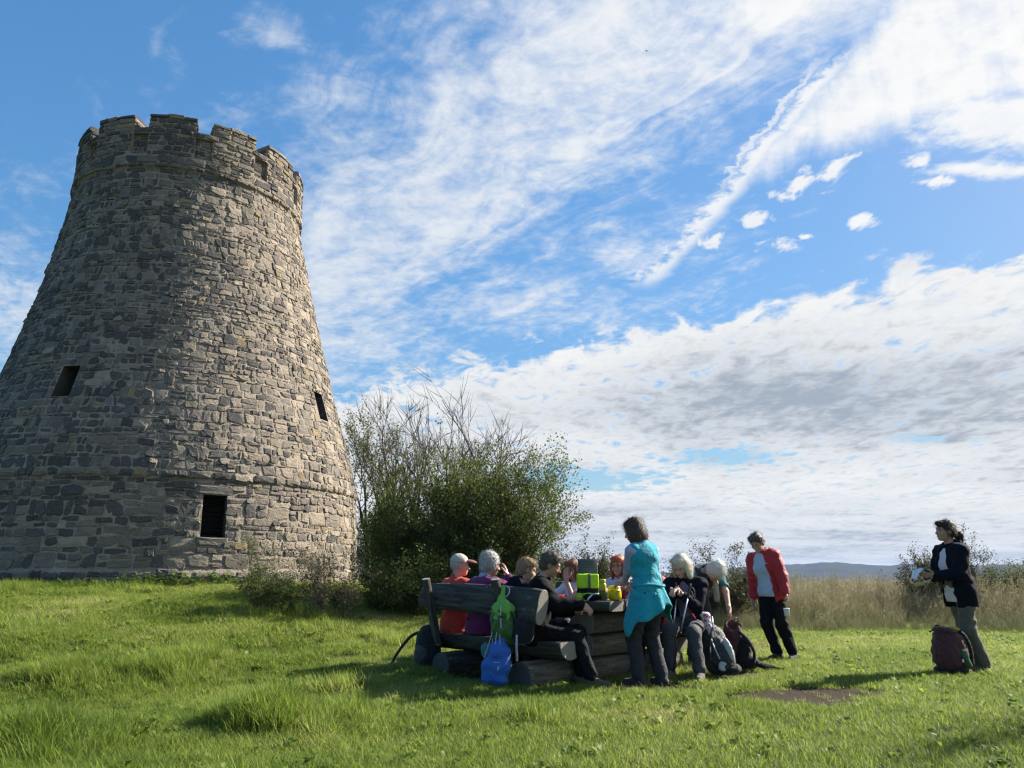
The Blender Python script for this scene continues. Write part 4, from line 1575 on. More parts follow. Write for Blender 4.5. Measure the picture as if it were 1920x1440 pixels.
def solid(prims, h, fold=0.0, ff=1.0, lo=None, hi=None, seed=0):
    Fd, lo, ax = sdf_field(prims, h, lo, hi)
    if fold > 0:
        I = np.argwhere(np.abs(Fd) < 3 * h + fold)
        x, y, z = ax[0][I[:, 0]] * ff + seed * 1.7, ax[1][I[:, 1]] * ff + seed, ax[2][I[:, 2]] * ff
        w = np.sin(z * 52 + 3.1 * np.sin(x * 15 + seed) + 2.6 * np.sin(y * 17 + 1.3) + 1.5 * np.sin(z * 13))
        w2 = np.sin(x * 38 + 2.2 * np.sin(z * 12 + .7) + 2.0 * np.sin(y * 11)) * np.sin(y * 33 + 2.4 * np.sin(z * 10))
        env = 0.5 + 0.5 * np.sin(x * 9 + 2 * np.sin(z * 7 + seed) + y * 8)
        Fd[I[:, 0], I[:, 1], I[:, 2]] -= (fold * (0.75 * w * env + 0.6 * w2)).astype(np.float32)
    return surface(Fd, lo, h)


def join(parts):
    V, Q, o = [], [], 0
    for v, q in parts:
        V.append(v); Q.append(q + o); o += len(v)
    return np.concatenate(V), np.concatenate(Q)


def solid_obj(name, prims, h, mat, parent, fold=0.0, ff=1.0, seed=0, **kw):
    v, q = solid(prims, h, fold, ff, seed=seed)
    return fin(name, quads_mesh(name, v, q), mat, parent, True, **kw)


def ik(a, c, l1, l2, pole):
    a, c, pole = np.array(a, float), np.array(c, float), np.array(pole, float)
    d = c - a
    L = np.linalg.norm(d)
    if L > l1 + l2 - 0.004:
        c = a + d * ((l1 + l2 - 0.004) / L); d = c - a; L = np.linalg.norm(d)
    u = d / L
    p = pole - u * (pole @ u)
    p = p / max(np.linalg.norm(p), 1e-6)
    x = (l1 * l1 - l2 * l2 + L * L) / (2 * L)
    y = math.sqrt(max(l1 * l1 - x * x, 0))
    return a + u * x + p * y, c


# ------------------------------------------------------------------ people
SKIN = {}
def skin(tone):
    if tone not in SKIN:
        SKIN[tone] = skin_mat('skin_' + tone, dict(fair=(0.52, 0.335, 0.25), warm=(0.46, 0.28, 0.195), ruddy=(0.50, 0.285, 0.215))[tone])
    return SKIN[tone]


M_EYE = plain_mat('eye_dark', (0.05, 0.04, 0.035), 0.15)
M_LIP = plain_mat('lips', (0.36, 0.13, 0.11), 0.5)
M_LENS = plain_mat('spectacle_frame', (0.06, 0.05, 0.05), 0.3)


def hand_prims(w, d, n, side, curl, spread=1.0):
    """w wrist, d pointing direction, n palm normal (unit), side +1 right hand, -1 left hand"""
    d = d / np.linalg.norm(d)
    n = n - d * (n @ d); n = n / max(np.linalg.norm(n), 1e-6)
    t = np.cross(d, n) * side          # towards the thumb
    P = []
    pc = w + d * 0.045
    M = np.stack([t, d, n], 1)
    P.append(rbox(pc, (0.074, 0.088, 0.028), M, 0.013, 0.012))
    P.append(cap(w - d * 0.03, w + d * 0.02, 0.026, 0.027, 0.015))
    for i, (o, L) in enumerate(((0.028, 0.066), (0.0095, 0.074), (-0.009, 0.068), (-0.027, 0.052))):
        a = w + d * 0.084 + t * o
        c = curl * (1.0 + 0.08 * i)
        seg = [L * 0.46, L * 0.31, L * 0.23]
        ang = 0.25 * c
        dd = d + t * (o * 2.2 * spread)
        dd = dd / np.linalg.norm(dd)
        for s in range(3):
            ang = (0.45 + 0.75 * s) * c
            q = dd * math.cos(ang) + n * math.sin(ang)
            b = a + q * seg[s]
            P.append(cap(a, b, 0.0088 - 0.0008 * s, 0.0082 - 0.0008 * s, 0.004))
            a = b
    a = w + d * 0.022 + t * 0.032
    b = a + (t * 0.75 + d * 0.75 + n * 0.35) * 0.030
    c = b + (t * (0.45 - 0.4 * curl) + d * 0.9 + n * (0.3 + 0.4 * curl)) * 0.028
    e = c + (t * (0.2 - 0.4 * curl) + d * 0.9 + n * (0.3 + 0.4 * curl)) * 0.022
    P += [cap(a, b, 0.0125, 0.0105, 0.012), cap(b, c, 0.0102, 0.0095, 0.005), cap(c, e, 0.0092, 0.008, 0.005)]
    return P


def head_prims(c, M, male=False):
    L = lambda x, y, z: c + M @ V3(x, y, z)
    j = 1.08 if male else 1.0
    P = [ell(L(0, -0.014, 0.030), (0.074, 0.094, 0.088), M, 0.02),
         ell(L(0, 0.030, -0.030), (0.060 * j, 0.064, 0.084), M, 0.03),
         ell(L(0, 0.068, -0.092), (0.026 * j, 0.020, 0.020), M, 0.025),
         ell(L(0.036, 0.058, -0.030), (0.024, 0.026, 0.024), M, 0.02),
         ell(L(-0.036, 0.058, -0.030), (0.024, 0.026, 0.024), M, 0.02),
         cap(L(-0.040, 0.076, 0.026), L(0.040, 0.076, 0.026), 0.012, None, 0.018),
         ell(L(0.031, 0.100, 0.004), (0.017, 0.014, 0.011), M, 0.010, 'sub'),
         ell(L(-0.031, 0.100, 0.004), (0.017, 0.014, 0.011), M, 0.010, 'sub'),
         cap(L(0, 0.088, 0.006), L(0, 0.110, -0.032), 0.0075, 0.0125, 0.012),
         ell(L(0.011, 0.098, -0.036), (0.010, 0.010, 0.008), M, 0.006),
         ell(L(-0.011, 0.098, -0.036), (0.010, 0.010, 0.008), M, 0.006),
         ell(L(0, 0.088, -0.062), (0.024, 0.012, 0.011), M, 0.010),
         ell(L(0.075, -0.010, -0.008), (0.010, 0.020, 0.031), M, 0.008),
         ell(L(-0.075, -0.010, -0.008), (0.010, 0.020, 0.031), M, 0.008)]
    return P


def hair_prims(style, c, M):
    L = lambda x, y, z: c + M @ V3(x, y, z)
    if style == 'cap':
        return [ell(L(0, -0.030, 0.012), (0.080, 0.088, 0.082), M, 0.02), ell(L(0, 0.10, -0.05), (0.10, 0.10, 0.13), M, 0.01, 'sub'),
                ell(L(0, -0.05, -0.16), (0.2, 0.2, 0.095), M, 0.01, 'sub')]
    P = [ell(L(0, -0.020, 0.042), (0.086, 0.103, 0.094), M, 0.02)]
    if style == 'short':
        P += [ell(L(0, -0.055, -0.015), (0.076, 0.062, 0.078), M, 0.03), ell(L(0.03, 0.030, 0.088), (0.055, 0.05, 0.032), M, 0.03),
              ell(L(-0.03, 0.030, 0.088), (0.055, 0.05, 0.032), M, 0.03)]
        face = ell(L(0, 0.110, -0.040), (0.086, 0.088, 0.112), M, 0.015, 'sub')
    elif style == 'fluffy':
        P += [ell(L(0, -0.035, 0.05), (0.100, 0.104, 0.088), M, 0.03), ell(L(0, -0.065, -0.025), (0.088, 0.060, 0.085), M, 0.03),
              ell(L(0.07, -0.01, -0.01), (0.028, 0.055, 0.06), M, 0.03), ell(L(-0.07, -0.01, -0.01), (0.028, 0.055, 0.06), M, 0.03)]
        face = ell(L(0, 0.112, -0.035), (0.080, 0.080, 0.100), M, 0.015, 'sub')
    elif style == 'bob':
        P += [ell(L(0, -0.062, -0.045), (0.098, 0.062, 0.125), M, 0.03), ell(L(0.080, -0.006, -0.060), (0.028, 0.064, 0.110), M, 0.03),
              ell(L(-0.080, -0.006, -0.060), (0.028, 0.064, 0.110), M, 0.03), ell(L(0.02, 0.050, 0.085), (0.07, 0.04, 0.03), M, 0.03)]
        face = ell(L(0, 0.118, -0.050), (0.068, 0.082, 0.112), M, 0.015, 'sub')
    else:   # pony
        P += [ell(L(0, -0.05, -0.005), (0.078, 0.066, 0.075), M, 0.03), ell(L(0, 0.072, 0.084), (0.055, 0.038, 0.030), M, 0.03),
              ell(L(0, -0.150, -0.035), (0.036, 0.050, 0.046), M, 0.012), ell(L(0, -0.165, -0.085), (0.030, 0.034, 0.060), M, 0.03),
              cap(L(0, -0.10, -0.01), L(0, -0.14, -0.03), 0.022, 0.026, 0.02)]
        face = ell(L(0, 0.095, -0.050), (0.100, 0.080, 0.098), M, 0.012, 'sub')
    return P + [face]


def strands(v, q, c, M, n, length, wid, seed, down=1.0):
    """loose hair ends standing off the hair mass"""
    rg = np.random.default_rng(seed)
    fi = rg.integers(0, len(q), n)
    P = v[q[fi]].mean(1)
    nrm = P - (c + M @ V3(0, -0.02, 0.02))
    nrm = nrm / np.linalg.norm(nrm, axis=1)[:, None]
    dn = -M[:, 2]
    tang = dn[None, :] - nrm * (nrm @ dn)[:, None]
    tang = tang / (np.linalg.norm(tang, axis=1)[:, None] + .15)
    d = tang * down + nrm * rg.uniform(0.0, 0.65, (n, 1)) + rg.normal(0, .22, (n, 3))
    d = d / np.linalg.norm(d, axis=1)[:, None]
    L = length * rg.uniform(.5, 1.3, (n, 1))
    s = np.cross(d, nrm); s = s / (np.linalg.norm(s, axis=1)[:, None] + 1e-6) * wid
    a, b = P - d * L * .3 - nrm * .003, P + d * L * .35 + nrm * L * .10
    e = P + d * L
    V = np.stack([a - s, a + s, b + s * .8, b - s * .8, e + s * .2, e - s * .2], 1).reshape(-1, 3)
    o = np.arange(n) * 6
    Q = np.concatenate([np.stack([o, o + 1, o + 2, o + 3], 1), np.stack([o + 3, o + 2, o + 4, o + 5], 1)])
    return V, Q


def torso_prims(J, puff, chest=1.0, low=True):
    Rt, P, Rm = J['Rt'], J['pelvis'], J['Rm']
    at_ = lambda x, y, z: P + Rt @ V3(x, y, z)
    w = J['w']
    pr = [ell(P + Rm @ V3(0, 0, 0.10), (0.138 * w + puff, 0.106 * w + puff, 0.16), Rm, 0.07),
          ell(at_(0, 0.002, 0.30), (0.148 * w + puff, 0.108 * w + puff, 0.185), Rt, 0.07),
          cap(at_(-0.120 * w, -0.005, 0.425), at_(0.120 * w, -0.005, 0.425), 0.062 + puff, None, 0.06),
          ell(at_(0, -0.035, 0.36), (0.125 * w + puff, 0.08 + puff, 0.14), Rt, 0.06)]
    if low:
        pr.insert(0, ell(P + V3(0, -0.005, -0.01), (0.162 * w + puff, 0.118 * w + puff, 0.135), J['Rp'], 0.06))
    if chest > 0:
        for s in (-1, 1):
            pr.append(ell(at_(0.065 * s, 0.075, 0.275), (0.062 * chest + puff, 0.055 * chest + puff, 0.062 * chest + puff), Rt, 0.05))
    return pr


def joints(sp):
    J = {}
    P = V3(*sp.get('pelvis', (0, 0, 0.925)))
    lean, side, tw = sp.get('lean', 3), sp.get('side', 0), sp.get('twist', 0)
    Rt = rotm(tw, lean, side)
    J['pelvis'], J['Rt'] = P, Rt
    J['Rm'] = rotm(tw * .5, lean * .55, side * .6)
    J['Rp'] = rotm(0, lean * .25, 0)
    J['w'] = sp.get('w', 1.0)
    # upper body starts where the bent lower spine ends
    off = J['Rm'] @ V3(0, 0, 0.10) - Rt @ V3(0, 0, 0.10)
    J['Pt'] = P + off
    J['pelvis_t'] = J['Pt']
    J['nb'] = J['Pt'] + Rt @ V3(0, -0.012, 0.475)
    J['Rh'] = rotm(*sp.get('head', (0, 0, 0)))
    up = Rt[:, 2] * 0.55 + J['Rh'][:, 2] * 0.45
    up = up / np.linalg.norm(up)
    J['hc'] = J['nb'] + up * 0.095 + J['Rh'] @ V3(0, 0.028, 0.078) + V3(*sp.get('head_off', (0, 0, 0)))
    for s, n in ((-1, 'l'), (1, 'r')):
        sh = J['Pt'] + Rt @ V3(0.168 * s * J['w'], -0.008, 0.418)
        t = V3(*sp[n + 'hand']) if n + 'hand' in sp else sh + V3(0.07 * s, 0.05, -0.50)
        pole = V3(*sp.get(n + 'elbow', (0.5 * s, -0.7, -0.5)))
        J[n + 'sh'] = sh
        J[n + 'el'], J[n + 'wr'] = ik(sh, t, 0.275, 0.245, pole)
        hip = P + V3(0.085 * s, 0, -0.035)
        f = V3(*sp[n + 'foot'][:3]) if n + 'foot' in sp else V3(0.10 * s, 0.0, 0.085)
        J[n + 'yaw'] = sp[n + 'foot'][3] if n + 'foot' in sp and len(sp[n + 'foot']) > 3 else -6 * s
        J[n + 'hip'] = hip
        J[n + 'kn'], J[n + 'an'] = ik(hip, f, 0.415, 0.405, V3(*sp.get(n + 'knee', (0.08 * s, 1, 0.15))))
    return J


def person(label, x, y, face, S, sp, z=None):
    """one figure: body (one skin), hair, clothes and shoes as its parts"""
    fx, fy = face
    l = math.hypot(fx, fy); fx, fy = fx / l, fy / l
    rz = math.atan2(-fx, fy)
    root = thing('person', label, 'person', (x, y, g0(x, y) if z is None else z), rz)
    root.scale = (S, S, S)
    h0 = sp.get('res', 0.011)
    J = joints(sp)
    Jt = dict(J); 
    male = sp.get('male', False)
    seed = sp.get('seed', 1)
    # torso prims hang on two anchors: pelvis for the hips, the shifted one for the rest
    def torso(puff, chest, low=True):
        pr = []
        if low:
            pr.append(ell(J['pelvis'] + V3(0, -0.005, -0.01), (0.162 * J['w'] + puff, 0.118 * J['w'] + puff, 0.135), J['Rp'], 0.06))
        pr.append(ell(J['pelvis'] + J['Rm'] @ V3(0, 0, 0.10), (0.140 * J['w'] + puff, 0.108 * J['w'] + puff, 0.16), J['Rm'], 0.07))
        at_ = lambda a, b, c: J['Pt'] + J['Rt'] @ V3(a, b, c)
        w = J['w']
        pr += [ell(at_(0, 0.002, 0.30), (0.148 * w + puff, 0.108 * w + puff, 0.185), J['Rt'], 0.07),
               cap(at_(-0.118 * w, -0.008, 0.425), at_(0.118 * w, -0.008, 0.425), 0.060 + puff, None, 0.06),
               ell(at_(0, -0.035, 0.36), (0.125 * w + puff, 0.082 + puff, 0.14), J['Rt'], 0.06)]
        if chest > 0:
            for s in (-1, 1):
                pr.append(ell(at_(0.062 * s, 0.072, 0.275), (0.060 * chest + puff, 0.055 * chest + puff, 0.062 * chest + puff), J['Rt'], 0.05))
        return pr
    chest = 0.0 if male else sp.get('bust', 1.0)
    body = torso(-0.004, chest)
    for s, n in ((-1, 'l'), (1, 'r')):
        body += [cap(J[n + 'sh'], J[n + 'el'], 0.047, 0.038, 0.03), cap(J[n + 'el'], J[n + 'wr'], 0.038, 0.027, 0.015),
                 cap(J[n + 'hip'], J[n + 'kn'], 0.080, 0.054, 0.04), cap(J[n + 'kn'], J[n + 'an'], 0.052, 0.037, 0.02)]
    neck = [cap(J['nb'] - J['Rt'] @ V3(0, 0, 0.02), J['hc'] + J['Rh'] @ V3(0, -0.028, -0.055), 0.054 if male else 0.049, 0.050 if male else 0.046, 0.03)]
    headp = head_prims(J['hc'], J['Rh'], male)
    parts = [solid(body + neck, 0.0125)]
    lo = J['hc'] - 0.16; hi = J['hc'] + 0.16
    lo[2] -= 0.03
    parts.append(solid(headp + neck, 0.0058, lo=lo, hi=hi))
    for s, n in ((-1, 'l'), (1, 'r')):
        d = J[n + 'wr'] - J[n + 'el']; d = d / np.linalg.norm(d)
        hd = V3(*sp[n + 'dir']) if n + 'dir' in sp else d
        pn = V3(*sp[n + 'palm']) if n + 'palm' in sp else V3(-s * 0.9, 0.1, -0.25)
        hp = hand_prims(J[n + 'wr'], hd, pn, s, sp.get(n + 'curl', 0.45))
        parts.append(solid(hp + [cap(J[n + 'wr'] - d * 0.07, J[n + 'wr'], 0.031, 0.027, 0.015)], 0.0052))
    v, q = join(parts)
    fin('body', quads_mesh('body', v, q), skin(sp.get('tone', 'fair')), root, True)
    M, c = J['Rh'], J['hc']
    Lh = lambda a, b, d_: c + M @ V3(a, b, d_)
    if sp.get('face', True):
        for s in (-1, 1):
            pv, pq = solid([ell(Lh(0.031 * s, 0.084, 0.005), (0.0115, 0.0085, 0.0065), M, 0.004)], 0.003)
            fin('eye', quads_mesh('eye', pv, pq), M_EYE, root, True)
        pv, pq = solid([ell(Lh(0, 0.0955, -0.0615), (0.020, 0.0065, 0.0065), M, 0.004)], 0.003)
        fin('mouth', quads_mesh('mouth', pv, pq), M_LIP, root, True)
        br = MB()
        for s in (-1, 1):
            br.put(tube([Lh(0.014 * s, 0.0905, 0.024), Lh(0.032 * s, 0.0895, 0.029), Lh(0.048 * s, 0.078, 0.024)], [.003, .0032, .002], 5))
        br.build('eyebrows', sp['hairmat'], root)
    if sp.get('glasses'):
        gl = MB()
        for s in (-1, 1):
            ring = [Lh(0.032 * s + 0.021 * math.cos(a), 0.104, 0.003 + 0.016 * math.sin(a)) for a in np.linspace(0, 6.283, 17)]
            gl.put(tube(ring, .0016, 5, False))
            gl.put(tube([Lh(0.053 * s, 0.102, 0.006), Lh(0.076 * s, 0.06, 0.006), Lh(0.079 * s, -0.01, 0.006)], .0016, 5))
        gl.put(tube([Lh(-0.011, 0.105, 0.006), Lh(0.011, 0.105, 0.006)], .0016, 5))
        gl.build('glasses', M_LENS, root)
    # hair
    st = sp.get('hair', 'short')
    hv, hq = solid(hair_prims(st, c, M), 0.006, {'bob': .0018, 'pony': .0028}.get(st, 0.0042), 1.9, seed=seed)
    sv, sq = strands(hv, hq, c, M, sp.get('nstr', 1100), {'short': .035, 'fluffy': .042, 'bob': .06, 'pony': .05, 'cap': .02}[st], .0011, seed)
    sv2, sq2 = strands(hv, hq, c, M, sp.get('nstr', 1100) // 3, .03, .0022, seed + 50, 0.5)
    hv, hq = join([(hv, hq), (sv, sq), (sv2, sq2)])
    fin('hair', quads_mesh('hair', hv, hq), sp['hairmat'], root, True)
    if 'cap' in sp:
        cm, bm_ = sp['cap']
        solid_obj('cap_crown', [ell(Lh(0, -0.016, 0.052), (0.088, 0.106, 0.084), M, 0.01), plane(Lh(0, 0, 0.034), -M[:, 2]),], 0.006, cm, root, 0.0015, 2)
        pv, pq = solid([ell(Lh(0, 0.108, 0.040), (0.074, 0.090, 0.036), M, 0.01), ell(Lh(0, 0.105, 0.022), (0.080, 0.10, 0.036), M, 0.004, 'sub'), plane(Lh(0, 0.068, 0), -M[:, 1])], 0.005)
        fin('cap_brim', quads_mesh('cap_brim', pv, pq), bm_, root, True)
    # trousers and shoes
    tr = sp['trousers']
    tp = 0.012
    pr = [ell(J['pelvis'] + V3(0, -0.005, -0.01), (0.162 * J['w'] + tp, 0.120 * J['w'] + tp, 0.135), J['Rp'], 0.06),
          ell(J['pelvis'] + J['Rm'] @ V3(0, 0, 0.07), (0.142 * J['w'] + tp, 0.11 * J['w'] + tp, 0.09), J['Rm'], 0.06)]
    loose = sp.get('loose', 0.012)
    for n in 'lr':
        kn, an, hip = J[n + 'kn'], J[n + 'an'], J[n + 'hip']
        pr += [cap(hip, kn, 0.086 + tp * .6, 0.060 + loose, 0.04), cap(kn, an + (kn - an) * 0.10, 0.059 + loose, 0.050 + loose, 0.03)]
    solid_obj('trousers', pr, h0, tr, root, 0.0085, 1.0, seed)
    sh = sp.get('shoes')
    for s, n in ((-1, 'l'), (1, 'r')):
        an = J[n + 'an']
        Mf = rotm(J[n + 'yaw'], sp.get(n + 'tip', 0), 0)
        Lf = lambda a, b, d_: an + Mf @ V3(a, b, d_)
        solid_obj('shoe', [cap(Lf(0, -0.045, -0.038), Lf(0, 0.05, -0.036), 0.043, 0.045, 0.02), cap(Lf(0, 0.05, -0.040), Lf(0.004 * -s, 0.155, -0.050), 0.045, 0.034, 0.02),
                           cap(Lf(0, -0.02, -0.03), Lf(0, -0.012, 0.045), 0.045, 0.047, 0.02), plane(Lf(0, 0, -0.083), -Mf[:, 2])], 0.008, sh, root, 0.001, 2.5, seed)
    # upper garments, inside out
    for gi, g_ in enumerate(sp['tops']):
        puff = g_.get('puff', 0.014)
        pr = torso(puff, chest * 0.95)
        hem = g_.get('hem', 0.10)
        if hem > 0:
            pr.append(ell(J['pelvis'] - J['Rp'] @ V3(0, 0.0, hem * 0.55), (0.166 * J['w'] + puff + g_.get('flare', 0), 0.126 * J['w'] + puff + g_.get('flare', 0), 0.10 + hem * 0.55), J['Rp'], 0.05))
        sl = g_.get('sleeve', 1.0)
        for s, n in ((-1, 'l'), (1, 'r')):
            a, e, w = J[n + 'sh'], J[n + 'el'], J[n + 'wr']
            rs = g_.get('sr', 0.0)
            if sl > 0.5:
                pr += [cap(a, e, 0.056 + puff + rs, 0.044 + puff + rs, 0.035), cap(e, e + (w - e) * ((sl - 0.5) * 2 * 0.93), 0.045 + puff + rs, 0.031 + puff * .7 + rs, 0.012)]
            elif sl > 0:
                pr.append(cap(a, a + (e - a) * (sl * 2), 0.055 + puff + rs, 0.048 + puff + rs, 0.035))
                q = a + (e - a) * (sl * 2); dv = (e - a) / np.linalg.norm(e - a)
                pr.append(cap(q + dv * .035, q + dv * .12, 0.075, None, 0.004, 'sub'))
        if sl == 0:
            for n in 'lr':
                a, e = J[n + 'sh'], J[n + 'el']
                dv = (e - a) / np.linalg.norm(e - a)
                sx = J['Rt'][:, 0] * (1 if n == 'r' else -1)
                pr.append(cap(a + sx * .045 + dv * .02, a + sx * .05 + dv * .16, 0.052, None, 0.01, 'sub'))
        up = J['Rt'][:, 2]
        if g_.get('collar', True):
            pr.append(cap(J['nb'] - up * 0.02, J['nb'] + up * 0.035 - J['Rt'][:, 1] * 0.006, 0.074, 0.070, 0.025))
        if g_.get('hood'):
            pr += [ell(J['nb'] + J['Rt'] @ V3(0, -0.085, 0.02), (0.10, 0.055, 0.055), J['Rt'], 0.03)]
        pr.append(cap(J['nb'] + up * 0.03, J['nb'] + up * 0.20 + J['Rt'][:, 1] * 0.02, 0.062, 0.075, 0.008, 'sub'))
        if hem > 0:
            pr.append(plane(J['pelvis'] - J['Rp'] @ V3(0, 0, hem), -J['Rp'][:, 2]))
        if g_.get('open'):
            o = g_['open']
            Rt = J['Rt']
            at_ = lambda a_, b_, c_: J['Pt'] + Rt @ V3(a_, b_, c_)
            pr.append(cap(at_(0, 0.135, 0.47), at_(0, 0.165, 0.18), o * 0.62, o * 0.92, 0.012, 'sub'))
            pr.append(cap(at_(0, 0.165, 0.18), J['pelvis'] + J['Rm'] @ V3(0, 0.165, -0.26), o * 0.92, o * 1.05, 0.012, 'sub'))
        name = g_['name']
        solid_obj(name, pr, g_.get('res', h0), g_['mat'], root, g_.get('fold', 0.006), g_.get('ff', 1.0), seed + gi * 3)
    return root, J


def local(root, p):
    """a point of the place in a figure's own measure"""
    return None


def to_local(x, y, face, S, p, z=0.0):
    fx, fy = face
    l = math.hypot(fx, fy); fx, fy = fx / l, fy / l
    d = (p[0] - x, p[1] - y)
    return ((d[0] * fy - d[1] * fx) / S, (d[0] * fx + d[1] * fy) / S, (p[2] - z) / S)

# ------------------------------------------------------------------ picnic place: two log benches and a table
BA = Vector((0.700, -0.714, 0)).normalized()     # along the bench, towards the viewer
BB = Vector((0.714, 0.700, 0)).normalized()      # across, from the near bench to the far one
E0 = Vector((0.59, 8.10, 0))                     # near end of the near seat
ROT_A = math.atan2(BA.y, BA.x)
ROT_B = math.atan2(BB.y, BB.x)


def bp(a, b, z=0.0):
    v = E0 + BA * a + BB * b
    return Vector((v.x, v.y, z))


M_WOOD = wood_mat('weathered_timber', (0.018, 0.017, 0.015), (0.085, 0.077, 0.066))
M_WOODL = wood_mat('pale_weathered_timber', (0.060, 0.050, 0.038), (0.20, 0.17, 0.13), green=0.15)
M_END = end_mat('sawn_end', (0.16, 0.14, 0.115), (0.34, 0.31, 0.26))
M_END_SHADE = end_mat('dark_sawn_end', (0.035, 0.032, 0.028), (0.09, 0.08, 0.07))  # darker copy: the shade on these log ends is put into the colour


def timber(name, prof, L, mat, parent, loc, rot, bend=0.0, taper=0.0, n=14, seed=1, wob=0.008, endm=M_END):
    """a beam along its own X with the given cross section (y,z points) and sawn ends"""
    k = len(prof)
    V, Fc = [], []
    for i in range(n + 1):
        x = L * (i / n - 0.5)
        s = 1 + taper * (i / n - 0.5)
        for j, (y, z) in enumerate(prof):
            w = 1 + 0.0
            nn = mnoise.noise(Vector((x * 2.1 + seed * 9, y * 6, z * 6))) * wob + mnoise.noise(Vector((x * 7 + seed * 5, y * 14, z * 14))) * wob * .5
            r = math.hypot(y, z) + 1e-6
            V.append((x, y * s * (1 + nn / r), z * s * (1 + nn / r) + bend * (1 - (2 * x / L) ** 2)))
    for i in range(n):
        for j in range(k):
            a, b = i * k + j, i * k + (j + 1) % k
            Fc.append((a, a + k, b + k, b))
    me = bpy.data.meshes.new(name)
    ne = len(Fc)
    # rounded arris: inset end faces
    def end(base, sx):
        o = len(V)
        x0 = V[base][0]
        for j in range(k):
            v = V[base + j]
            V.append((x0 + sx * 0.006, v[1] * 0.955, v[2] * 0.955))
        for j in range(k):
            a, b, c, d = base + j, base + (j + 1) % k, o + (j + 1) % k, o + j
            Fc.append((a, b, c, d) if sx < 0 else (d, c, b, a))
        Fc.append(tuple(range(o, o + k)) if sx < 0 else tuple(reversed(range(o, o + k))))
    e0 = len(Fc)
    end(0, -1)
    m0 = len(Fc) - 1
    end(n * k, 1)
    m1 = len(Fc) - 1
    me.from_pydata(V, [], Fc)
    me.materials.append(mat); me.materials.append(endm)
    for i, p in enumerate(me.polygons):
        p.use_smooth = i not in (m0, m1)
        if i >= e0:
            p.material_index = 1
    bm = bmesh.new(); bm.from_mesh(me)
    bmesh.ops.recalc_face_normals(bm, faces=bm.faces)
    bm.to_mesh(me); bm.free()
    o = bpy.data.objects.new(name, me)
    link(o, parent)
    o.location = loc; o.rotation_euler = rot
    return o


def circ(ry, rz, k=16, flat=None, cz=0.0):
    out = []
    for i in range(k):
        a = 2 * math.pi * i / k
        y, z = ry * math.cos(a), rz * math.sin(a) + cz
        if flat is not None: z = min(z, flat)
        out.append((y, z))
    return out


def slab(ry, rz, p=3.2, k=18):
    out = []
    for i in range(k):
        a = 2 * math.pi * i / k
        c, s = math.cos(a), math.sin(a)
        f = (abs(c) ** p + abs(s) ** p) ** (-1 / p)
        out.append((ry * c * f, rz * s * f))
    return out


def bench(label, b, a_end, length, back_side, group):
    c = bp(a_end - length / 2, b)
    root = thing('log_bench', label, 'bench', (c.x, c.y, 0.0), 0, group)
    L3 = lambda a, bb, z: tuple(bp(a_end - length / 2 + a, b + bb * back_side, z) - c)
    # half log seat, round side down
    prof = [(0.17 * math.cos(t), -0.155 * math.sin(t)) for t in np.linspace(0.10, math.pi - 0.10, 11)]
    prof = [(0.172, 0.012), (0.160, 0.022), (0.0, 0.026), (-0.160, 0.022), (-0.172, 0.012)] + [(-x, z) for x, z in prof]
    timber('seat', prof, length, M_WOOD, root, L3(0, 0, 0.42), (0, 0, ROT_A), seed=3 + b)
    # supports: short logs lying across
    for a in (-length / 2 + 0.42, length / 2 - 0.36):
        timber('support_log', circ(0.152, 0.152), 0.80, M_WOODL if a > 0 else M_WOOD, root, L3(a, 0.04, 0.112), (R(40), 0, ROT_B), seed=5 + a + b, wob=.012, endm=M_END_SHADE)
    # backrest plank, tilted back, with two posts behind it
    timber('backrest', slab(0.065, 0.158, 2.6), length - 0.12, M_WOOD, root, L3(-0.05, -0.30, 0.822), (R(-13) * back_side, R(2.6), ROT_A), bend=0.02, taper=0.24, seed=8 + b, wob=.012, endm=M_END if back_side > 0 else M_END_SHADE)
    for a in (-length / 2 + 0.26, 0.40):
        p = L3(a, -0.375, 0.69)
        o = timber('back_post', slab(0.05, 0.035, 4), 0.74, M_WOOD, root, (0, 0, 0), (0, 0, 0), seed=11 + a, n=6)
        ang = R(15)
        ax = (-BB * back_side * math.sin(ang) + Vector((0, 0, math.cos(ang)))).normalized()
        y_ = BA.copy()
        z_ = ax.cross(y_)
        Mx = Matrix((ax, y_, z_)).transposed().to_4x4()
        Mx.translation = Vector(p)
        o.matrix_local = Mx
    return root


G = 'log benches at the picnic table'
bench('log bench nearest the viewer with its backrest turned this way and bags hung on it', 0.0, 0.0, 2.02, 1, G)
bench('far log bench on the other side of the table, facing this way', 1.78, 0.10, 2.15, -1, G)


def table():
    c = bp(-1.1, 0.88)
    root = thing('picnic_table', 'heavy weathered timber picnic table on stacked log beams', 'table', (c.x, c.y, 0.0))
    L3 = lambda a, b, z: tuple(bp(a, b, z) - c)
    for i, b in enumerate((0.61, 0.88, 1.15)):
        timber('top_plank', slab(0.131, 0.055, 5), 2.35 + (0.03 if i == 1 else 0), M_WOOD, root, L3(-1.06, b, 0.772), (0, 0, ROT_A), seed=20 + i, wob=.006)
    for a in (-0.34, -1.75):
        for i in range(3):
            timber('base_beam', slab(0.14, 0.116, 4), 0.66 + 0.03 * (i % 2), M_WOODL, root, L3(a, 0.93, 0.118 + 0.233 * i), (0, 0, ROT_B), seed=30 + i + a * 3, wob=.010)
    return root


table()
TOP = 0.83

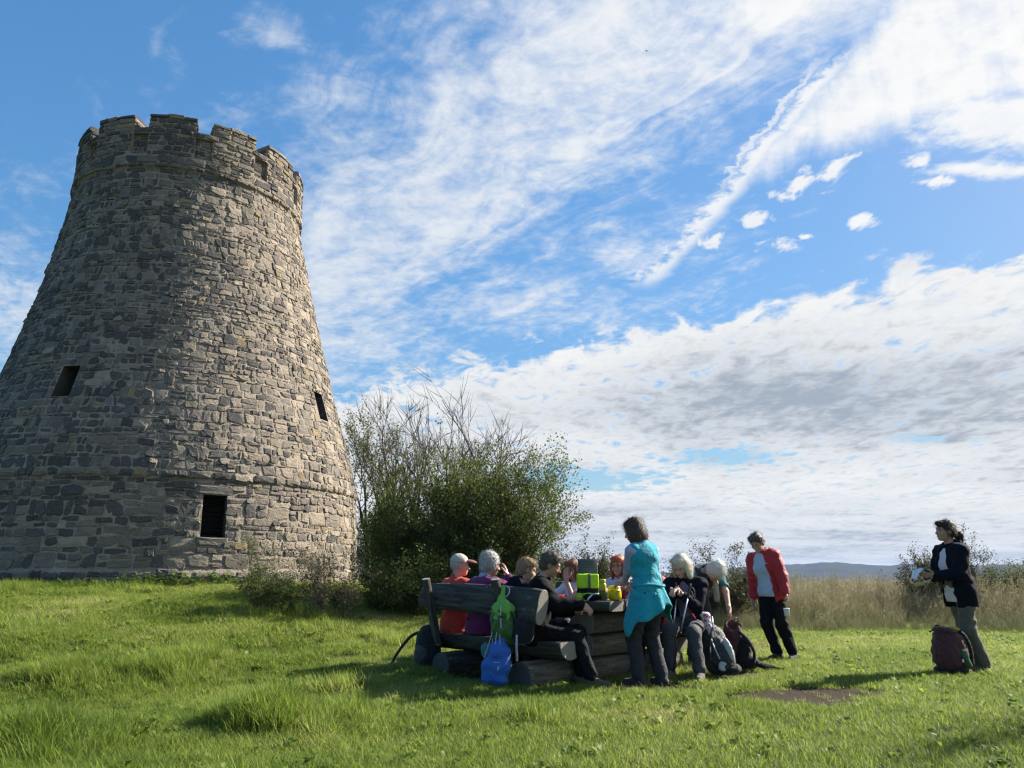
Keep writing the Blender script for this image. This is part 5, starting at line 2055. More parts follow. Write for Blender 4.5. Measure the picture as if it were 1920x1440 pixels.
# ------------------------------------------------------------------ cloth and hair
C = dict(
    red=cloth_mat('red_jacket_cloth', (0.50, 0.035, 0.022), 0.7), crimson=cloth_mat('crimson_shell', (0.40, 0.010, 0.014), 0.55, spec=0.4),
    purple=cloth_mat('purple_jumper', (0.125, 0.010, 0.085)), navy=cloth_mat('navy_fleece', (0.007, 0.008, 0.015), sheen=0.0, spec=0.12), black=cloth_mat('black_jumper', (0.005, 0.005, 0.006), sheen=0.0, spec=0.12),
    blacktr=cloth_mat('black_trousers', (0.008, 0.0085, 0.011), 0.75, sheen=0.0, spec=0.12), slate=cloth_mat('slate_trousers', (0.024, 0.024, 0.032), 0.7, sheen=.05), grey=cloth_mat('grey_trousers', (0.050, 0.047, 0.052), 0.75, sheen=.08),
    khaki=cloth_mat('khaki_trousers', (0.115, 0.10, 0.075), 0.8), turq=cloth_mat('turquoise_fleece', (0.010, 0.30, 0.38), 0.8, wr=.9), lav=cloth_mat('lavender_shirt', (0.34, 0.35, 0.52), 0.85),
    white=cloth_mat('white_shirt', (0.62, 0.62, 0.66)), pale=cloth_mat('pale_blue_shirt', (0.42, 0.48, 0.58)), mauve=cloth_mat('mauve_top', (0.15, 0.11, 0.15)),
    teal=cloth_mat('teal_tee', (0.03, 0.15, 0.17)), greyvest=cloth_mat('dark_grey_pack_cloth', (0.035, 0.042, 0.046)), beige=cloth_mat('beige_scarf', (0.36, 0.32, 0.23)),
    maroon=cloth_mat('maroon_pack_cloth', (0.085, 0.022, 0.024), 0.7, spec=.35), dkgrey=cloth_mat('charcoal_pack_cloth', (0.022, 0.024, 0.028), 0.6, spec=.4), silver=cloth_mat('silver_pack_cloth', (0.40, 0.40, 0.42), 0.55, spec=.5),
    green=cloth_mat('green_ripstop', (0.12, 0.36, 0.03), 0.5, spec=.5), dgreen=cloth_mat('dark_green_ripstop', (0.022, 0.095, 0.012), 0.5, spec=.5), blue=cloth_mat('blue_ripstop', (0.008, 0.10, 0.42), 0.5, spec=.5),
    strap=cloth_mat('black_webbing', (0.008, 0.008, 0.009), 0.8), capw=cloth_mat('stone_cap', (0.42, 0.40, 0.35)), capr=cloth_mat('rust_brim', (0.20, 0.06, 0.04)),
    pink=cloth_mat('pink_strap', (0.40, 0.02, 0.10)), sky=cloth_mat('sky_blue_pack', (0.02, 0.34, 0.50), 0.6))
SHOE = cloth_mat('hiking_shoe', (0.028, 0.026, 0.026), 0.8, wr=.4)
SHOEB = cloth_mat('brown_hiking_shoe', (0.10, 0.075, 0.055), 0.8, wr=.4)
H_ = dict(grey=hair_mat('grey_hair', (0.22, 0.215, 0.20), (0.50, 0.49, 0.46)), white=hair_mat('white_hair', (0.44, 0.42, 0.36), (0.78, 0.76, 0.68)), blonde=hair_mat('sandy_hair', (0.15, 0.088, 0.042), (0.42, 0.27, 0.14)),
          dark=hair_mat('dark_streaked_hair', (0.028, 0.022, 0.018), (0.15, 0.115, 0.085)), brown=hair_mat('brown_hair', (0.032, 0.020, 0.014), (0.12, 0.075, 0.048)), auburn=hair_mat('auburn_hair', (0.10, 0.035, 0.015), (0.26, 0.10, 0.045)),
          red=hair_mat('copper_hair', (0.22, 0.045, 0.015), (0.52, 0.14, 0.05)), dbrown=hair_mat('dark_brown_hair', (0.018, 0.012, 0.010), (0.075, 0.042, 0.030)), ash=hair_mat('ash_blonde_hair', (0.34, 0.30, 0.22), (0.70, 0.65, 0.52)))

FB = (BB.x, BB.y)
FN = (-BB.x, -BB.y)
SEAT = dict(pelvis=(0, 0, 0.535), lfoot=(-0.11, 0.42, 0.085, 6), rfoot=(0.11, 0.44, 0.085, -6))


def sit(a, b, face, S=1.0, **sp):
    p = bp(a, b)
    d = dict(SEAT); d.update(sp)
    return p.x, p.y, face, S, d


def people():
    # --- near bench, from the far end
    p = bp(-1.80, 0.0)
    person('man in red jacket and pale cap with rust brim on the near bench', p.x, p.y, FB, 1.02, dict(SEAT, male=True, lean=4, head=(-34, 4, 0), hair='cap', hairmat=H_['grey'], tone='ruddy', nstr=400,
        cap=(C['capw'], C['capr']), rhand=(0.21, 0.30, 1.03), rdir=(-.3, .2, .9), rpalm=(-.6, -.7, 0), rcurl=.8, lhand=(-.18, .40, .86), trousers=C['blacktr'], shoes=SHOE,
        tops=[dict(name='jacket', mat=C['red'], puff=.022, hem=.14)], seed=3), z=0.0)
    p = bp(-1.33, 0.0)
    person('woman with thick grey hair in a purple jumper, cheek resting on her hand', p.x, p.y, FB, 1.04, dict(SEAT, lean=8, head=(-22, 14, 0), hair='fluffy', hairmat=H_['grey'],
        rhand=(0.17, 0.22, 1.04), rdir=(-.35, .05, .95), rpalm=(-.8, -.5, .1), rcurl=.35, relbow=(.7, .2, -.7), lhand=(-.15, .42, .86), trousers=C['navy'], shoes=SHOE, w=1.06,
        tops=[dict(name='shirt_collar', mat=C['lav'], puff=.000, hem=0, sleeve=.3, fold=.001), dict(name='jumper', mat=C['purple'], puff=.018, hem=.10, collar=False)], seed=5), z=0.0)
    p = bp(-0.84, 0.03)
    person('woman with short sandy hair in a dark hooded jacket on the near bench', p.x, p.y, FB, 1.0, dict(SEAT, lean=12, head=(-30, 18, 0), hair='short', hairmat=H_['blonde'], pelvis=(0, .02, .525),
        rhand=(.16, .42, .86), lhand=(-.16, .42, .86), trousers=C['blacktr'], shoes=SHOE, tops=[dict(name='jacket', mat=C['navy'], puff=.024, hem=.14, hood=True)], seed=7), z=0.0)
    x, y, f, S = 0.25, 8.40, (1.0, -0.16), 1.04
    W = lambda *q: to_local(x, y, f, S, q)
    person('woman all in black with dark streaked hair at the near bench end', x, y, f, S, dict(SEAT, lean=11, head=(8, 25, 4), hair='short', hairmat=H_['dark'], tone='warm',
        rhand=W(0.70, 8.06, 0.80), rdir=(-.05, .8, -.5), rpalm=(-.6, -.1, -.7), rcurl=.8, relbow=(.5, -.6, -.6), lhand=(-.14, .36, .70), lcurl=.8,
        rfoot=W(0.80, 8.16, .085) + (-8,), lfoot=W(0.72, 8.42, .085) + (4,), trousers=C['blacktr'], shoes=SHOEB, w=1.05, loose=.018, tops=[dict(name='jumper', mat=C['black'], puff=.026, hem=.16, sr=.008)], seed=9), z=0.0)
    # --- far bench, from its far end
    p = bp(-1.38, 1.78)
    person('woman with auburn bob and white short-sleeved top, face hidden behind her hand', p.x, p.y, FN, 1.0, dict(SEAT, lean=14, head=(4, 12, 0), hair='bob', hairmat=H_['auburn'], tone='warm',
        lhand=(-.015, .30, 1.03), ldir=(.12, -.05, 1), lpalm=(0.1, -1, 0.1), lcurl=.15, lelbow=(-.35, .6, -1), rhand=(.05, .36, .84), rdir=(-.9, .2, 0), rpalm=(0, -.2, -1), relbow=(.9, .2, -.5), trousers=C['grey'], shoes=SHOE,
        tops=[dict(name='top', mat=C['white'], puff=.012, hem=.12, sleeve=.38, collar=False)], seed=11), z=0.0)
    p = bp(-0.72, 1.80)
    person('woman with copper red bob and pale jacket beside the dotted pad', p.x, p.y, FN, 1.02, dict(SEAT, lean=6, head=(16, 4, 0), hair='bob', hairmat=H_['red'], tone='warm', glasses=True,
        lhand=(-.12, .38, .86), rhand=(.14, .38, .86), trousers=C['slate'], shoes=SHOE,
        tops=[dict(name='shirt', mat=C['white'], puff=.008, hem=.1), dict(name='jacket', mat=C['pale'], puff=.020, hem=.12, open=.07)], seed=13), z=0.0)
    p = bp(-0.30, 1.80)
    person('man in grey cap, glasses and red jacket, half hidden behind the standing woman', p.x, p.y, FN, 1.05, dict(SEAT, male=True, lean=5, head=(-22, 8, 0), hair='cap', hairmat=H_['grey'], tone='ruddy', glasses=True, nstr=400,
        cap=(C['capw'], C['capw']), lhand=(-.14, .38, .86), rhand=(.14, .38, .86), trousers=C['blacktr'], shoes=SHOE,
        tops=[dict(name='jumper', mat=C['black'], puff=.008, hem=.1), dict(name='jacket', mat=C['crimson'], puff=.020, hem=.12, open=.075)], seed=15), z=0.0)
    x, y, f, S = 2.03, 9.24, (-0.42, -0.91), 1.04
    W = lambda *q: to_local(x, y, f, S, q)
    ww, J = person('white-haired woman in a dark open jacket sitting at the near end of the far bench', x, y, f, S, dict(SEAT, lean=10, head=(-14, 30, 0), hair='bob', hairmat=H_['ash'], glasses=True, tone='fair',
        rhand=W(1.83, 8.86, .93), rdir=(.25, .9, -.15), rpalm=(-.3, -.2, -.9), rcurl=.9, lhand=W(1.90, 8.90, .88), ldir=(.7, .5, .2), lpalm=(.2, -.3, .8), lcurl=.6,
        lfoot=W(1.99, 8.64, .085) + (8,), rfoot=W(1.72, 8.86, .085) + (-4,), trousers=C['grey'], shoes=SHOEB, loose=.014, w=1.04,
        tops=[dict(name='top', mat=C['mauve'], puff=.006, hem=.12, fold=.003), dict(name='jacket', mat=C['navy'], puff=.022, hem=.14, open=.10)], seed=17), z=0.0)
    at_ = lambda a_, b_, c_: tuple(J['Pt'] + J['Rt'] @ V3(a_, b_, c_))
    MB().put(tube([at_(.085, .075, .45), at_(.06, .128, .38), at_(.01, .150, .28), at_(-.05, .150, .18), at_(-.10, .13, .08)], .012, 6)).build('chest_strap', C['pink'], ww)
    # --- standing
    x, y, f, S = 1.38, 8.20, (-0.62, 0.78), 1.0
    W = lambda *q: to_local(x, y, f, S, q, g0(x, y))
    tq, J = person('woman in a turquoise vest with a fleece tied round her waist, reaching for the table', x, y, f, S, dict(lean=9, side=-2, head=(22, 20, 0), hair='bob', hairmat=H_['brown'], tone='warm', pelvis=(0.01, -.02, .915), nstr=1800,
        lhand=W(1.21, 8.52, 1.02), ldir=(-.45, .85, -.2), lpalm=(.7, .1, -.7), lcurl=.75, lelbow=(-.55, -.6, -.8), rhand=(.20, .30, .98), rcurl=.7, relbow=(.6, -.6, -.7),
        lfoot=(-.09, .06, .085, 12), rfoot=(.13, -.05, .085, -14), trousers=C['slate'], shoes=SHOE, loose=.020, w=1.05,
        tops=[dict(name='shirt', mat=C['lav'], puff=.004, hem=.0, sleeve=.97, fold=.003), dict(name='vest', mat=C['turq'], puff=.020, hem=.13, sleeve=0, fold=.009)], seed=19))
    # the tied fleece: a skirt of cloth with two hanging corners
    n, m = 64, 12
    V, Q = [], []
    for i in range(n):
        a = 2 * math.pi * i / n            # 0 = to the front, turning left
        dr = 0.26 + 0.10 * math.exp(-((a - 2.2) / .5) ** 2) + 0.24 * math.exp(-((a - 1.25) / .42) ** 2) + 0.13 * math.exp(-((a - 4.55) / .4) ** 2) - 0.06 * math.exp(-((a - 3.4) / .5) ** 2)
        for k in range(m):
            t = k / (m - 1)
            rx = 0.168 + 0.075 * t + 0.020 * t * math.sin(a * 7 + 1.5 * math.sin(a * 2)) + 0.05 * t * math.exp(-((a - 4.55) / .4) ** 2) + .03 * t * math.exp(-((a - 1.25) / .4) ** 2)
            ry = 0.140 + 0.070 * t + 0.020 * t * math.sin(a * 7 + 1.5 * math.sin(a * 2))
            V.append((0.01 - rx * math.sin(a), -.015 + ry * math.cos(a), 0.985 - dr * t + 0.010 * math.sin(a * 5 + t * 3)))
    for i in range(n):
        for k in range(m - 1):
            Q.append((i * m + k, ((i + 1) % n) * m + k, ((i + 1) % n) * m + k + 1, i * m + k + 1))
    me = bpy.data.meshes.new('tied_fleece'); me.from_pydata(V, [], Q)
    o = fin('tied_fleece', me, C['turq'], tq, True)
    md = o.modifiers.new('thickness', 'SOLIDIFY'); md.thickness = 0.008
    MB().put(tube([(0.01 - .185 * math.sin(a), -.015 + .157 * math.cos(a), .985 + .006 * math.sin(a * 3)) for a in np.linspace(0, 6.283, 33)], .013, 8, False)).build('waist_knot', C['turq'], tq)
    MB().put(tube([(-.125, .195, .86), (-.160, .150, .80), (-.178, .12, .755)], .0045, 6)).build('pocket_zip', C['strap'], tq)
    # bent over, reaching into the red pack
    x, y, f, S = 2.36, 10.22, (0.22, -0.97), 1.0
    W = lambda *q: to_local(x, y, f, S, q, g0(x, y))
    bw, J = person('white-haired woman bending forward over a red backpack, teal short sleeves', x, y, f, S, dict(lean=68, pelvis=(0, -.06, .90), head=(10, 78, 0), head_off=(0, .02, -.03), hair='fluffy', hairmat=H_['white'], tone='fair',
        lhand=W(2.63, 9.62, .60), ldir=(-.1, .1, -1), lpalm=(.8, -.3, 0), lcurl=.8, lelbow=(-.8, -.2, .3), rhand=W(2.20, 9.52, .58), rdir=(0, .1, -1), rcurl=.6, relbow=(.5, -.5, .2),
        trousers=C['slate'], shoes=SHOE, tops=[dict(name='tee', mat=C['teal'], puff=.014, hem=.10, sleeve=.42, collar=False), dict(name='vest', mat=C['greyvest'], puff=.024, hem=.06, sleeve=0)], seed=21))
    nb = J['nb']
    solid_obj('scarf', [cap(nb + V3(-.07, .06, -.02), nb + V3(-.06, .10, -.34), .030, .036, .01), cap(nb + V3(-.07, .02, .0), nb + V3(.07, .02, 0.0), .035, None, .02)], .008, C['beige'], bw, .004, 1.6)
    # red shell jacket
    x, y, f, S = 3.58, 10.62, (-0.80, -0.60), 1.0
    rj, J = person('woman in an open red shell jacket and black trousers, looking down', x, y, f, S, dict(pelvis=(.10, .07, .905), lean=9, side=7, head=(12, 34, 4), hair='short', hairmat=H_['dark'], tone='warm', glasses=True,
        rhand=(.30, .20, .70), rcurl=.5, lhand=(-.23, .18, .72), lcurl=.95, lpalm=(.5, .8, 0), lfoot=(-.09, -.04, .085, 20), rfoot=(.07, .06, .085, -8), trousers=C['blacktr'], shoes=SHOE, loose=.018, w=1.03,
        tops=[dict(name='shirt', mat=C['pale'], puff=.017, hem=.09, sleeve=.9, fold=.004), dict(name='jacket', mat=C['crimson'], puff=.030, hem=.17, open=.135, sr=.004, fold=.008, hood=True)], seed=23))
    at_ = lambda a_, b_, c_: tuple(J['Pt'] + J['Rt'] @ V3(a_, b_, c_))
    MB().put(box((0, 0, 0), (.040, .012, .010), .002, 1), Matrix.Translation(at_(-.115, .128, .345)) @ Matrix.Rotation(R(24), 4, 'Z')).build('chest_logo', cloth_mat('pale_print_cloth', (.6, .6, .6)), rj)
    # navy jacket, far right
    x, y, f, S = 5.40, 9.40, (-1.0, -0.10), 1.03
    W = lambda *q: to_local(x, y, f, S, q, g0(x, y))
    nj, J = person('woman in a dark navy hooded jacket and khaki trousers holding white paper, far right', x, y, f, S, dict(pelvis=(0, .12, .915), lean=8, head=(-4, -4, 0), hair='pony', hairmat=H_['dbrown'], tone='warm', nstr=1600,
        lhand=(-.10, .46, 1.06), lcurl=.55, ldir=(.25, .95, .1), lpalm=(.5, 0, .85), rhand=(.06, .44, 1.05), rdir=(-.3, .95, .1), rpalm=(-.4, 0, .9), rcurl=.55, relbow=(.7, -.7, -.7), lelbow=(-.7, -.7, -.7),
        lfoot=(-.11, .02, .085, 8), rfoot=(.11, -.12, .085, -8), trousers=C['khaki'], shoes=SHOEB, loose=.026, w=1.06,
        tops=[dict(name='shirt', mat=C['white'], puff=.006, hem=.14, fold=.004), dict(name='jacket', mat=C['navy'], puff=.028, hem=.20, open=.10, sr=.004, fold=.008, hood=True)], seed=25))
    return dict(turq=tq, bent=bw, red=rj, navy=nj)


FOLK = people()

# ------------------------------------------------------------------ bags and things on the table
def strap(name, pts, mat, parent, w=0.022, t=0.004):
    """flat webbing along a path"""
    P = [Vector(p) for p in pts]
    V, Fc = [], []
    up = Vector((0, 0, 1))
    for i, p in enumerate(P):
        d = (P[min(i + 1, len(P) - 1)] - P[max(i - 1, 0)]).normalized()
        s = d.cross(Vector((0.35, -0.9, 0.1)))
        s = s.normalized() if s.length > .1 else Vector((1, 0, 0))
        n = d.cross(s).normalized()
        V += [p + s * w / 2 + n * t / 2, p - s * w / 2 + n * t / 2, p - s * w / 2 - n * t / 2, p + s * w / 2 - n * t / 2]
    for i in range(len(P) - 1):
        for k in range(4):
            a, b = i * 4 + k, i * 4 + (k + 1) % 4
            Fc.append((a, b, b + 4, a + 4))
    Fc += [(3, 2, 1, 0), tuple(len(V) - 4 + k for k in range(4))]
    return MB().put((V, Fc)).build(name, mat, parent, True)


def curve(pts, n=14):
    """smooth path through points"""
    P = [Vector(p) for p in pts]
    out = []
    for i in range(len(P) - 1):
        a, b, c, d = P[max(i - 1, 0)], P[i], P[i + 1], P[min(i + 2, len(P) - 1)]
        for k in range(n):
            t = k / n
            out.append(0.5 * (2 * b + (c - a) * t + (2 * a - 5 * b + 4 * c - d) * t * t + (3 * b - a - 3 * c + d) * t ** 3))
    out.append(P[-1])
    return out


M_HIVIS = plain_mat('hi_vis_yellow', (0.42, 0.72, 0.01), 0.6, .08)
M_TAPE = plain_mat('grey_tape', (0.10, 0.105, 0.10), 0.6)
M_PAD = plain_mat('grey_foam', (0.055, 0.065, 0.075), 0.8)
M_DOT = plain_mat('light_dots', (0.20, 0.22, 0.24), 0.8)
M_YEL = plain_mat('yellow_plastic', (0.62, 0.52, 0.01), 0.3, .05, trans=0.15)
M_OLIVE = plain_mat('olive_drink', (0.13, 0.12, 0.012), 0.3)
M_REDP = plain_mat('red_plastic', (0.62, 0.012, 0.05), 0.3)
M_STEEL = plain_mat('grey_beaker', (0.36, 0.37, 0.36), 0.35, metal=.3)
M_POLE = plain_mat('pole_alloy', (0.50, 0.56, 0.62), 0.28, metal=.8)
M_CORK = plain_mat('dark_grip', (0.02, 0.02, 0.022), 0.7)
M_PAPER = plain_mat('white_paper', (0.72, 0.72, 0.72), 0.8)
M_PRINT = plain_mat('pale_print', (0.55, 0.60, 0.68), 0.7)
M_BUCK = plain_mat('black_buckle', (0.01, 0.01, 0.011), 0.4)


def things_on_table():
    z = 0.828
    rz = ROT_B
    # folded hi-vis cushion with a dotted foam pad standing behind it
    p = bp(-0.38, 0.56)
    t = thing('dotted_foam_pad', 'grey dotted foam pad standing upright behind the neon yellow bag', 'foam pad', (p.x + .125, p.y + .10, z), R(4))
    MB().put(box((0, 0, 0.22), (0.222, 0.014, 0.44), .004, 1)).build('pad', M_PAD, t)
    dm = MB()
    for i in range(13):
        for j in range(24):
            x = -0.10 + i * 0.0165 + (0.008 if j % 2 else 0); zz = 0.012 + j * 0.018
            v, f = lathe([(.0042, 0), (.0028, .0022)], 6)
            M4 = Matrix.Translation((x, -0.0068, zz)) @ Matrix.Rotation(math.pi / 2, 4, 'X')
            if x < .104: dm.put((v, f), M4)
    dm.build('dots', M_DOT, t, kind='stuff')
    t = thing('neon_bag', 'neon yellow bag with a black middle band and grey tape, on the table', 'bag', (p.x + .11, p.y, z), R(4))
    t.scale = (1, 1, 1.08)
    solid_obj('upper_panel', [rbox((0, 0, .185), (.240, .090, .145), None, .018, .01)], .008, M_HIVIS, t, .003, 1.5)
    solid_obj('black_band', [rbox((0, .004, .092), (.236, .084, .075), None, .016, .01)], .008, C['strap'], t, .002, 1.5)
    solid_obj('lower_panel', [rbox((0, 0, .036), (.242, .094, .072), None, .016, .01), ell((-.09, -.035, .02), (.035, .03, .024), None, .02)], .008, M_HIVIS, t, .003, 1.5)
    MB().put(box((0.012, -.0475, .185), (.028, .004, .142), .001, 1)).build('grey_tape', M_TAPE, t)
    strap('cord', curve([(-.07, -.05, .075), (-.062, -.056, .04), (-.07, -.055, .008)]), C['strap'], t, .006)
    # red lunch boxes
    p = bp(-0.98, 0.60)
    t = thing('lunch_box', 'open red plastic lunch box with its lid raised', 'lunch box', (p.x, p.y, z), R(6))
    tray = MB()
    for c, s in (((0, 0, .004), (.20, .14, .008)), ((0, -.066, .028), (.20, .008, .05)), ((0, .066, .028), (.20, .008, .05)), ((-.096, 0, .028), (.008, .124, .05)), ((.096, 0, .028), (.008, .124, .05))):
        tray.put(box(c, s, .002, 1))
    tray.build('tray', M_REDP, t)
    lid = MB().put(box((0, 0, 0.075), (.205, .012, .14), .004, 2)).put(box((0, -.010, .075), (.17, .010, .11), .003, 1))
    lo_ = lid.build('lid', M_REDP, t)
    lo_.location = (-.03, .07, .045); lo_.rotation_euler = (R(-18), R(7), 0)
    p = bp(-0.66, 0.52)
    t = thing('lunch_box', 'small red open lunch box between beaker and neon bag', 'lunch box', (p.x, p.y, z), R(14))
    tray = MB()
    for c, s in (((0, 0, .004), (.14, .11, .008)), ((0, -.052, .025), (.14, .006, .045)), ((0, .052, .025), (.14, .006, .045)), ((-.067, 0, .025), (.006, .10, .045)), ((.067, 0, .025), (.006, .10, .045))):
        tray.put(box(c, s, .002, 1))
    tray.build('tray', M_REDP, t)
    MB().put(box((0, .058, .026), (.10, .006, .02), .002, 1)).build('clip', M_REDP, t)
    p = bp(-0.70, 0.50)
    t = thing('beaker', 'grey drinking beaker beside the red lunch boxes', 'beaker', (p.x - .09, p.y - .09, z))
    MB().put(lathe([(.028, 0), (.031, .004), (.036, .095), (.038, .10), (.035, .099), (.030, .008), (.002, .007)], 18)).build('cup', M_STEEL, t)
    MB().put(lathe([(.0365, .080), (.0372, .083), (.0372, .088), (.0366, .09)], 18)).build('rim_band', M_TAPE, t)
    # bottle and pot in yellow
    p = bp(-0.10, 0.62)
    t = thing('drinking_bottle', 'tall yellow drinking bottle, olive drink in its lower half', 'bottle', (p.x + .02, p.y + .02, z))
    MB().put(lathe([(.036, 0), (.040, .006), (.040, .105), (.0395, .107)], 20)).build('lower_body', M_OLIVE, t)
    MB().put(lathe([(.0395, .1075), (.0405, .11), (.0405, .165), (.034, .178), (.030, .182)], 20)).build('upper_body', M_YEL, t)
    MB().put(lathe([(.034, .183), (.036, .186), (.036, .216), (.030, .222), (.003, .224)], 20)).build('screw_cap', M_YEL, t)
    p = bp(-0.06, 0.80)
    t = thing('yellow_pot', 'squat rounded yellow pot with a lid under the reaching hand', 'pot', (p.x, p.y, z))
    MB().put(lathe([(.045, 0), (.070, .008), (.078, .04), (.076, .085), (.066, .118), (.062, .122)], 24)).build('pot_body', M_YEL, t)
    MB().put(lathe([(.066, .1225), (.068, .126), (.066, .145), (.05, .152), (.003, .154)], 24)).build('lid', M_YEL, t)
    MB().put(tube(curve([(-.05, -.062, .10), (-.02, -.098, .105), (.03, -.095, .10), (.058, -.055, .10)], 6), .007, 8)).build('handle', M_YEL, t)
    # dark pouch with a blue cloth, a small white lighter-like tube
    p = bp(-0.16, 0.57)
    t = thing('dark_pouch', 'small dark blue zipped pouch lying by the neon bag', 'pouch', (p.x - .01, p.y - .01, z), R(10))
    solid_obj('pouch', [ell((0, 0, .03), (.105, .05, .032), None, .02), ell((-.06, .01, .045), (.04, .035, .025), None, .02)], .007, C['navy'], t, .004, 2.0)
    strap('zip', curve([(-.09, -.03, .048), (0, -.044, .05), (.08, -.03, .04)]), M_BUCK, t, .006)
    t = thing('napkin', 'pale blue paper napkin tucked behind the dark pouch', 'napkin', (p.x + .06, p.y + .06, z), R(20))
    solid_obj('napkin', [ell((0, 0, .052), (.07, .028, .014), rotm(0, 8, 14), .02), ell((.03, .01, .03), (.04, .03, .028), None, .02)], .006, C['pale'], t, .004, 2.4)
    t = thing('white_tube', 'small white tube lying slanted on the pouch edge of the table', 'tube', (p.x - .05, p.y - .075, z + .022), R(20))
    MB().put(tube([(-.03, 0, -.010), (.022, 0, .034)], .009, 10)).build('tube_body', M_PAPER, t)
    MB().put(tube([(.0225, 0, .0345), (.032, 0, .043)], .0075, 10)).build('tube_cap', M_PRINT, t)


things_on_table()


def bags():
    # green sack hung on the backrest post
    p = bp(-0.50, -0.46)
    t = thing('green_sack', 'light green drawstring sack hung over the bench back', 'bag', (p.x, p.y, 0), R(-12))
    solid_obj('sack_body', [ell((0, 0, .66), (.135, .085, .165), None, .05), ell((.02, 0, .54), (.14, .085, .13), None, .06), cap((0, 0, .74), (-.015, .02, .83), .085, .045, .05)], .0085, C['dgreen'], t, .008, 1.2, 3)
    solid_obj('sack_top', [ell((0.0, -.006, .755), (.125, .086, .085), None, .03), cap((0, 0, .80), (-.02, .01, .86), .062, .034, .03), cap((-.02, 0, .85), (.0, .03, .98), .030, .018, .03), rbox((.0, -.068, .70), (.16, .03, .11), rotm(0, 0, 8), .012, .02)], .0085, C['green'], t, .007, 1.5, 5)
    strap('side_strap', curve([(.10, -.085, .74), (.13, -.075, .62), (.11, -.085, .48)]), C['strap'], t, .014)
    strap('closure_strap', curve([(.0, -.090, .80), (-.005, -.105, .70), (.0, -.098, .58)]), C['silver'], t, .014)
    MB().put(box((-.003, -.108, .69), (.026, .010, .022), .003, 1)).build('buckle', M_BUCK, t)
    strap('hang_loop', curve([(-.01, .0, .86), (.055, -.02, .90), (.06, .01, .96), (0.01, .05, .99)]), C['silver'], t, .012)
    strap('cord', curve([(-.09, -.07, .48), (-.10, -.08, .36), (-.08, -.09, .28)]), C['silver'], t, .008)
    # blue sack beneath, a pale mark on it
    p = bp(-0.49, -0.52)
    t = thing('blue_sack', 'blue drawstring sack hanging low under the green one', 'bag', (p.x - .03, p.y - .02, 0), R(-14))
    solid_obj('sack_body', [rbox((-.02, 0, .15), (.27, .15, .24), rotm(0, 0, 4), .07, .05), rbox((.02, 0, .30), (.25, .11, .22), rotm(0, 0, 8), .05, .08), cap((.03, 0, .38), (.05, .02, .47), .085, .030, .05)], .0085, C['blue'], t, .010, 0.85, 8)
    solid_obj('side_pocket', [ell((-.10, -.01, .36), (.06, .045, .08), rotm(0, 0, -18), .03)], .008, C['teal'], t, .005, 2)
    for x0, x1 in ((-.07, -.11), (.0, -.02), (.05, .05)):
        strap('cord', curve([(x1, -.06, .30), (x0, -.05, .42), (x0 * .6, 0, .54)]), C['silver'], t, .008)
    # the mark: a small open letter with a row of tiny characters over it
    cu = bpy.data.curves.new('p', 'FONT'); cu.body = 'p'; cu.size = .055; cu.extrude = .0012
    ob = bpy.data.objects.new('p', cu); COL.objects.link(ob)
    dg = bpy.context.evaluated_depsgraph_get(); me = bpy.data.meshes.new_from_object(ob.evaluated_get(dg)); bpy.data.objects.remove(ob)
    me.materials.clear()
    o = fin('printed_letter', me, M_PRINT, t, False)
    o.location = (.035, -.098, .200); o.rotation_euler = (R(90), R(-8), 0)
    dm = MB()
    for i in range(6):
        dm.put(box((.0 + i * .011, -.096, .262), (.007, .003, .007 if i % 2 else .005), 0))
    dm.build('printed_line', M_PRINT, t, False)
    # black rucksack at the far end of the near bench, strap trailing to the grass
    p = bp(-1.92, -0.30)
    t = thing('black_rucksack', 'black rucksack at the far end of the near bench, strap trailing', 'backpack', (p.x, p.y, 0), ROT_A)
    solid_obj('pack_body', [ell((0, 0, .34), (.15, .12, .20), None, .05), ell((.02, 0, .22), (.17, .13, .20), None, .05)], .010, C['strap'], t, .006, 1.3)
    solid_obj('front_pocket', [ell((.02, -.10, .22), (.11, .06, .12), None, .03)], .010, C['dkgrey'], t, .004, 1.5)
    strap('shoulder_strap', curve([(-.06, -.06, .46), (-.17, -.12, .40), (-.25, -.22, .24), (-.29, -.30, .08), (-.30, -.33, .012)]), C['strap'], t, .034, .008)
    # a grey rucksack hung behind the bench back, only its light webbing shows
    p = bp(-0.30, -0.40)
    t = thing('hung_rucksack', 'dark rucksack hanging behind the bench by pale webbing right of the green sack', 'backpack', (p.x, p.y, 0), ROT_A)
    solid_obj('pack_body', [ell((0, 0.02, .56), (.15, .08, .14), None, .05)], .010, C['strap'], t, .006, 1.4)
    strap('webbing', [(.0, -.065, .52), (.0, -.07, .40), (.0, -.065, .27)], C['silver'], t, .022)
    strap('cross_webbing', [(-.06, -.055, .43), (.10, -.05, .43)], C['dkgrey'], t, .016)
    # grey, black and silver rucksack at the feet of the white-haired woman
    t = thing('grey_rucksack', 'grey, black and silver rucksack leaning by the far bench', 'backpack', (2.30, 9.02, g0(2.3, 9.02)), R(16))
    solid_obj('pack_body', [ell((0, .04, .20), (.17, .14, .22), None, .05), ell((-.03, .06, .36), (.15, .12, .17), rotm(0, 10, -8), .05)], .009, C['dkgrey'], t, .008, 1.4, 2)
    solid_obj('front_pocket', [ell((.03, -.085, .19), (.115, .07, .16), rotm(0, 8, -6), .03)], .009, C['greyvest'], t, .006, 1.6, 4)
    solid_obj('silver_panel', [ell((.055, -.115, .27), (.045, .05, .13), rotm(0, 10, -14), .02)], .008, C['silver'], t, .004, 2, 4)
    solid_obj('lower_panel', [rbox((-.02, -.120, .10), (.12, .05, .10), rotm(0, 0, 10), .02, .02)], .008, C['silver'], t, .005, 2, 6)
